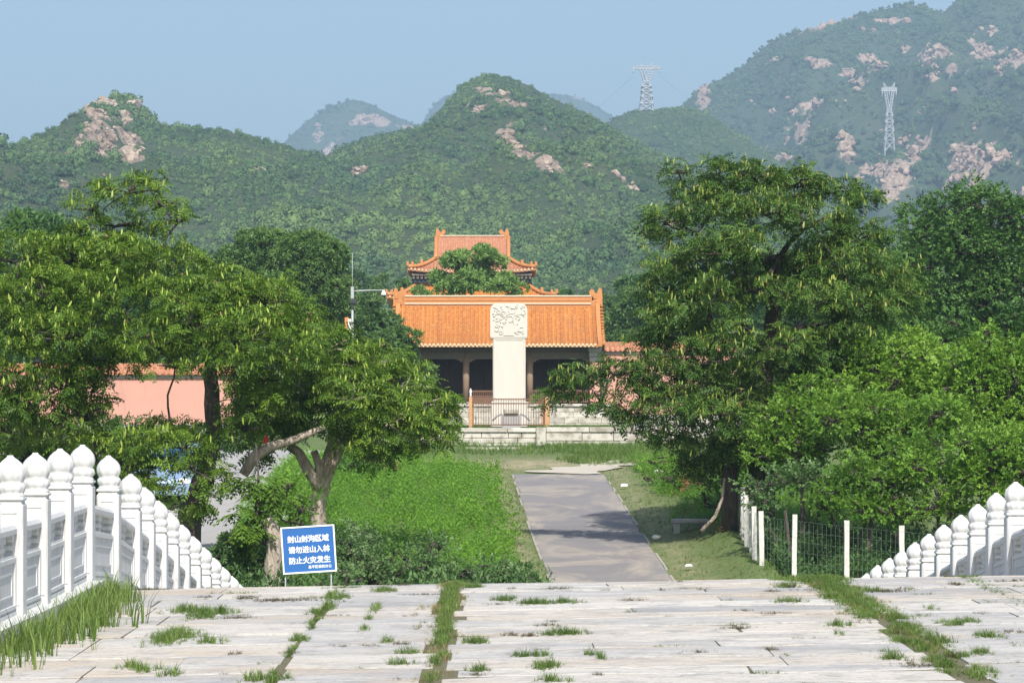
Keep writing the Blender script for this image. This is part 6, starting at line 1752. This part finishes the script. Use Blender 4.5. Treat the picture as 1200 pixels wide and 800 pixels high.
# ------------------------------------------------------------ feathery weeds, meadow and verges
def field(name, lab, cat, poly_f, box, n, shapes, mat, size, seed, zf=ground_z, tm=.5, sq=1.0, cl=1.2):
    rs = np.random.RandomState(seed); X = rs.uniform(box[0], box[1], n); Y = rs.uniform(box[2], box[3], n)
    ok = poly_f(X, Y, rs); X, Y = X[ok], Y[ok]
    P = np.stack([X, Y, zf(X, Y) - .02], 1); a = rs.uniform(0, 6.28, len(X)); c, s = np.cos(a), np.sin(a); z = np.zeros_like(a); o = np.ones_like(a)
    R_ = np.stack([np.stack([c, -s, z], 1), np.stack([s, c, z], 1), np.stack([rs.normal(0, .08, len(X)), z, o], 1)], 1)
    hv = .75 + .5*fbm(X*cl, Y*cl*.6, 3)
    S = (rs.uniform(size[0], size[1], len(X))*hv)[:, None]*np.array([sq, sq, 1.0])
    o_ = foliage(name, mat, shapes, P, R_, S, np.clip(tm + .5*fbm(X*.9 + 4, Y*.5, 3) + rs.normal(0, .12, len(X)), 0, 1), None, rs)
    return tag(o_, lab, cat)
def rc(Y): return 2.27 + (np.clip(Y, 50, 90) - 60.6)*-.0205
def meadow(X, Y, rs):
    d = rc(Y) - X
    right = 1.75 + .15*np.sin(Y*1.3); right = np.where(Y > 86, right + (Y - 86)*.5, right)
    left = np.interp(Y, [50, 60, 75, 95], [4.9, 5.4, 5.9, 5.2])
    return (d > right + rs.uniform(-.12, .2, len(X))) & (d < left + 2.2)
field('meadow_weeds', 'tall feathery bright green weeds filling the plot left of the road', 'weeds', meadow, (-6.5, 1.2, 53, 93), 9500, SH_W, M['weed'], (.34, .66), 401, tm=.5, sq=.95)
def verge(X, Y, rs):
    d = X - rc(Y); l = (d < -1.17 - .12*rs.rand(len(X))) & (d > -2.1); r = (d > 1.15 + .12*rs.rand(len(X))) & (d < 5.5)
    return (l & (rs.rand(len(X)) < .55)) | (r & (rs.rand(len(X)) < np.clip(.25 + .25*(d - 1.2), .2, .9))) & (Y < 92)
field('tall_meadow_clumps', 'taller clumps of feathery weeds standing above the meadow', 'weeds', lambda X, Y, rs: meadow(X, Y, rs) & (fbm(X*1.1, Y*.6 + 8, 2) > .05), (-6.5, .8, 53, 92), 1500, SH_W, M['weed'], (.55, .95), 410, tm=.6, sq=.8)
field('verge_grass', 'short green grass on both verges of the road', 'grass', verge, (-1, 9, 50, 92), 26000, SH_B, M['grass'], (.06, .16), 402, tm=.45)
field('dry_verge_grass', 'thin straw-coloured grass along the road edges', 'grass', lambda X, Y, rs: ((np.abs(X - rc(Y)) > 1.25) & (np.abs(X - rc(Y)) < 2.6) & (Y < 87)) | ((Y > 86) & (Y < 96) & (rs.rand(len(X)) < .5)), (-2, 6, 50, 96), 9000, SH_B, M['dry_grass'], (.05, .12), 403, tm=.5)
field('yard_grass', 'low green grass between the road end and the terrace', 'grass', lambda X, Y, rs: (Y < 104.6) & ((X > 2.2 + .4*np.sin(Y)) | (Y > 96) & (rs.rand(len(X)) < .5)), (-5, 7, 89, 104.8), 9000, SH_B, M['grass'], (.12, .34), 404, tm=.5)
field('terrace_grass', 'thin grass growing on the terrace around the stele', 'grass', lambda X, Y, rs: (np.abs(X - PX(597, 116)) > .9) | (Y > 119), (-3.5, 4.8, 105.6, 158), 9000, SH_B, M['grass'], (.08, .22), 405, zf=lambda X, Y: tz1 + 0*X, tm=.4)
field('bank_weeds', 'mixed weeds on the bank under the tall silk tree', 'weeds', lambda X, Y, rs: (X - rc(Y) > 2.35 - .3*np.sin(Y*.9)) & (Y > 67 + 2*np.sin(X*3)), (3.8, 9.5, 64, 92), 9000, SH_W, M['weed'], (.20, .5), 406, tm=.30, sq=.8)
field('fence_undergrowth', 'tangled green undergrowth behind the wire fence', 'undergrowth', lambda X, Y, rs: X > np.interp(Y, [57, 59.9, 70], [5.6, 5.6, 5.2]), (5.3, 13, 59.3, 66), 5200, SH_W, M['bush_grey'], (.5, 1.15), 407, tm=.33, sq=.8)
field('lot_edge_weeds', 'feathery weeds along the edge of the grey lot behind the left balustrade', 'weeds', lambda X, Y, rs: (Y < 58.5 + rs.rand(len(X))*1.5) | (X > -4.9), (-9, -4.2, 50, 66), 3000, SH_W, M['bush_grey'], (.35, .8), 408, tm=.55, sq=.7)
field('brown_weeds', 'withered reddish weeds on the right bank', 'weeds', lambda X, Y, rs: fbm(X*.8 + 2, Y*.4, 2) > .12, (4.2, 6.3, 66, 84), 500, SH_W, M['brown_leaf'], (.2, .45), 409, tm=.5, sq=.8)

field('roadside_weeds', 'mixed grey-green weeds between the shrubs just beyond the bridge', 'weeds', lambda X, Y, rs: X < .95 + .15*np.sin(Y*3), (-6, 1.1, 49.3, 57.5), 3000, SH_W, M['bush_grey'], (.35, .95), 411, tm=.6, sq=.8)
field('tall_roadside_weeds', 'tall loose grey-green weeds around the blue sign and along the end of the bridge', 'weeds', lambda X, Y, rs: (fbm(X*1.3, Y*.7 + 3, 2) > -.18), (-4.6, .55, 50.6, 53.2), 620, SH_W, M['bush_grey'], (.95, 1.5), 412, tm=.62, sq=.55)
# ------------------------------------------------------------ weeds in the joints of the deck
def deck_patch(items, name, lab, mat, hgt, seed, dens=260, shapes=None, tm=.45):
    """items: (px,row,half width px,half height px)"""
    rs = np.random.RandomState(seed); Ps = []; Hs = []
    for (px, row, hw_, hh_) in items:
        x0, y0 = deck_at(px - hw_, row); x1, _ = deck_at(px + hw_, row); xc, yf = deck_at(px, row - hh_); _, yn = deck_at(px, row + hh_)
        cx_, cy_ = (x0 + x1)/2, (yf + yn)/2; rx = max(.03, abs(x1 - x0)/2); ry = max(.04, abs(yf - yn)/2)
        n = int(max(14, dens*rx*ry*4)); u = rs.normal(0, .42, (n, 2)); u = u[(np.abs(u) < 1.05).all(1)]
        Ps.append(np.stack([cx_ + u[:, 0]*rx, cy_ + u[:, 1]*ry], 1)); Hs.append(np.clip(1.15 - .6*np.abs(u).max(1), .4, 1))
    P = np.concatenate(Ps); H_ = np.concatenate(Hs)
    Z = DK(P[:, 1], P[:, 0]) - .02
    a = rs.uniform(0, 6.28, len(P)); c, s = np.cos(a), np.sin(a); z = np.zeros_like(a); o = np.ones_like(a)
    R_ = np.stack([np.stack([c, -s, z], 1), np.stack([s, c, z], 1), np.stack([z, z, o], 1)], 1)
    S = (rs.uniform(hgt[0], hgt[1], len(P))*H_)[:, None]*np.array([1.1, 1.1, 1.0])
    return tag(foliage(name, mat, shapes or SH_B, np.stack([P[:, 0], P[:, 1], Z], 1), R_, S, np.clip(rs.normal(tm, .22, len(P)), 0, 1), None, rs), lab, 'grass')
def joint_px(x, y): return 580 + F*x/y, 500 - F*float(DK(y, x))/y
rj = random.Random(4)
strip_l = [joint_px(-.37 + rj.uniform(-.03, .03), y_) + (rj.uniform(11, 19), 5) for y_ in np.arange(18.4, 28.3, .28) if rj.random() < .8]
strip_r = [joint_px(2.84 + rj.uniform(-.12, .12), y_) + (rj.uniform(16, 30), 4) for y_ in np.arange(18.4, 28.5, .16) if rj.random() < .9]
strip_r += [joint_px(2.85 + rj.uniform(-.5, .5), y_) + (rj.uniform(10, 26), 2.5) for y_ in np.arange(18.4, 28.5, .7)]
strip_l += [joint_px(x_ + rj.uniform(-.03, .03), y_) + (rj.uniform(4, 10), 3) for x_ in (-1.36,) for y_ in np.arange(18.4, 28.3, .30) if rj.random() < .45]
deck_patch(strip_l + [(440, 712, 10, 7), (432, 725, 9, 4), (428, 737, 9, 4)], 'joint_grass', 'long strip of grass down the left longitudinal joint of the paving', M['grass'], (.035, .085), 501, 330, tm=.5)
deck_patch(strip_r + [(1150, 765, 26, 5), (1110, 730, 24, 4), (1135, 728, 22, 4), (1000, 690, 22, 4), (940, 682, 26, 4), (1150, 790, 36, 8)], 'joint_grass', 'broken diagonal strip of grass down the right longitudinal joint of the paving', M['grass'], (.035, .085), 502, 330, tm=.42)
deck_patch([(1125 + (r - 672)*2.1, r, 22, 3) for r in range(673, 710, 4)] + [(1190, 755, 14, 3), (1160, 705, 18, 3), (1070, 690, 12, 2.5)], 'joint_grass', 'dark grass in the paving joint near the right balustrade', M['grass'], (.025, .055), 503, 260, tm=.25)
deck_patch([(205, 745, 36, 8), (190, 752, 24, 6), (235, 722, 24, 7), (225, 716, 40, 4), (262, 718, 24, 4), (170, 786, 30, 4), (155, 782, 24, 4), (200, 790, 16, 4), (300, 797, 40, 4), (330, 796, 20, 4), (245, 752, 24, 3)], 'joint_grass', 'tufts of grass on the left paving below the balustrade', M['grass'], (.05, .12), 504, 260, tm=.5)
deck_patch([(657, 742, 38, 3.5), (660, 706, 30, 2.5), (630, 707, 34, 2.5), (590, 703, 20, 3), (640, 781, 24, 5), (556, 752, 24, 3), (555, 688, 16, 2.5), (625, 768, 34, 2.5), (560, 785, 20, 3), (690, 767, 14, 2), (705, 770, 6, 4), (650, 797, 30, 3), (1045, 771, 24, 3), (985, 732, 22, 2.5), (925, 705, 26, 2.5), (1105, 752, 24, 3), (1160, 745, 22, 3), (455, 752, 14, 2.5), (470, 778, 24, 2.5), (480, 765, 26, 3), (450, 692, 18, 3), (395, 700, 20, 3), (385, 712, 14, 4), (370, 718, 16, 3), (365, 736, 8, 2.5), (350, 750, 16, 2)],
           'joint_weeds', 'low green weeds scattered along the cross joints of the paving', M['grass'], (.04, .10), 505, 480, tm=.3)
deck_patch([(655, 690, 36, 2), (600, 690, 10, 1.5), (740, 703, 26, 1.6), (640, 733, 32, 1.6), (595, 743, 22, 1.8), (620, 744, 20, 1.5), (650, 728, 18, 1.5), (820, 764, 38, 1.5), (610, 767, 26, 1.8), (700, 790, 12, 2.5), (775, 691, 6, 2), (823, 691, 10, 1.5), (865, 735, 30, 1.6), (900, 761, 20, 3), (905, 693, 18, 2.5), (925, 687, 18, 2.5), (910, 719, 36, 2), (870, 716, 20, 1.5), (1040, 692, 40, 1.8), (1120, 684, 14, 2.5), (1060, 741, 40, 1.8), (1150, 719, 14, 2), (1190, 740, 24, 2), (860, 677, 30, 1.6), (330, 703, 60, 2), (290, 700, 24, 2.5), (280, 724, 40, 1.8), (130, 693, 22, 2), (430, 757, 20, 2), (470, 755, 26, 2), (560, 790, 26, 2), (340, 765, 22, 1.8), (275, 766, 18, 1.6), (400, 758, 16, 1.6), (60, 745, 12, 1.6), (240, 700, 20, 2), (1085, 780, 50, 3), (1120, 768, 40, 3)],
           'joint_weeds', 'brownish creeping weeds in the cross joints of the paving', M['dark_weed'], (.025, .06), 506, 700, tm=.45)
rj = random.Random(14)
strip_d = [joint_px(-.37 + rj.uniform(-.10, .10), y_) + (rj.uniform(12, 24), 5) for y_ in np.arange(18.4, 28.3, .45)] + [joint_px(2.84 + rj.uniform(-.2, .2), y_) + (rj.uniform(16, 34), 3.5) for y_ in np.arange(18.4, 28.5, .35)]
deck_patch(strip_d + [(500, 712, 30, 4), (498, 735, 24, 4), (480, 722, 24, 3)], 'dry_joint_grass', 'dry yellowish grass mixed into the long joints of the paving', M['dry_grass'], (.025, .07), 507, 190, tm=.45)
# short weeds following the joints between the rows of stones
rj = random.Random(15); it = []
for (a, c_, y0, y1, tp) in SLABS:
    if 18.2 < y0 < 28.4 and rj.random() < .50:
        xm = rj.uniform(a, c_); ym = y0 + .11 * float(perlin(xm * .9 + 3, y0 * 5.7)) + .05 * float(perlin(xm * 2.3, y0 * 9.1))
        it.append(joint_px(xm, ym) + (rj.uniform(8, 46), 1.3))
deck_patch(it[::2], 'joint_weeds', 'thin reddish-brown weed lines between the rows of paving stones', M['dark_weed'], (.020, .050), 508, 620, tm=.4)
deck_patch(it[1::2], 'joint_weeds', 'thin green weed lines between the rows of paving stones', M['grass'], (.020, .055), 509, 520, tm=.25)
# tall grass at the foot of the left balustrade
rs = np.random.RandomState(510); pts = []
for (px, row, hw_, hh_, n) in ((120, 702, 30, 12, 110), (90, 715, 40, 14, 130), (60, 738, 50, 12, 110), (25, 752, 40, 10, 90), (140, 692, 16, 8, 40), (-20, 772, 40, 10, 60), (105, 722, 34, 8, 60)):
    for i in range(n):
        a, b_ = rs.normal(0, .45, 2); x, y = deck_at(px + a*hw_, min(799, row + b_*hh_ + 10))
        if x > XL + .2: pts.append((x, y))
P = np.array(pts); a = rs.uniform(0, 6.28, len(P)); c, s = np.cos(a), np.sin(a); z = np.zeros_like(a)
R_ = np.stack([np.stack([c, -s, z], 1), np.stack([s, c, z], 1), np.stack([z, z, z + 1], 1)], 1)
SH_B2 = [shape_blades(i + 60, 7, .016, .5) for i in range(4)]
tag(foliage('tall_grass', M['grass'], SH_B2, np.stack([P[:, 0], P[:, 1], DK(P[:, 1], P[:, 0]) - .01], 1), R_, rs.uniform(.08, .30, len(P)), np.clip(rs.normal(.5, .2, len(P)), 0, 1), None, rs), 'tall tufts of grass at the foot of the left balustrade', 'grass')
Q_ = P[::5] + rs.normal(0, .10, P[::5].shape); Q_ = Q_[Q_[:, 0] > XL + .2]; n_ = len(Q_)
tag(foliage('seed_grass', M['grass'], SH_B2, np.stack([Q_[:, 0], Q_[:, 1], DK(Q_[:, 1], Q_[:, 0]) - .01], 1), R_[:n_], rs.uniform(.10, .36, n_), np.clip(rs.normal(.6, .2, n_), 0, 1), None, rs), 'longer seeding grass stems among the tufts by the left balustrade', 'grass')
print('total foliage tris', TRI[0])
# ------------------------------------------------------------ haze in the air
hz = MB().box(-3600, 3600, -80, 7600, -6.0, 640)
g = G('haze_air')
g.t.nodes.remove(g.p)
pv = g.n('VolumePrincipled', Color=(.52, .76, 1.0, 1), Density=0.00025, Anisotropy=0.0)
g.t.links.new(pv.outputs[0], g.out.inputs['Volume'])
ho = hz.build('haze', g.m, kind='stuff')
tag(ho, 'pale summer haze hanging over the valley', 'haze')
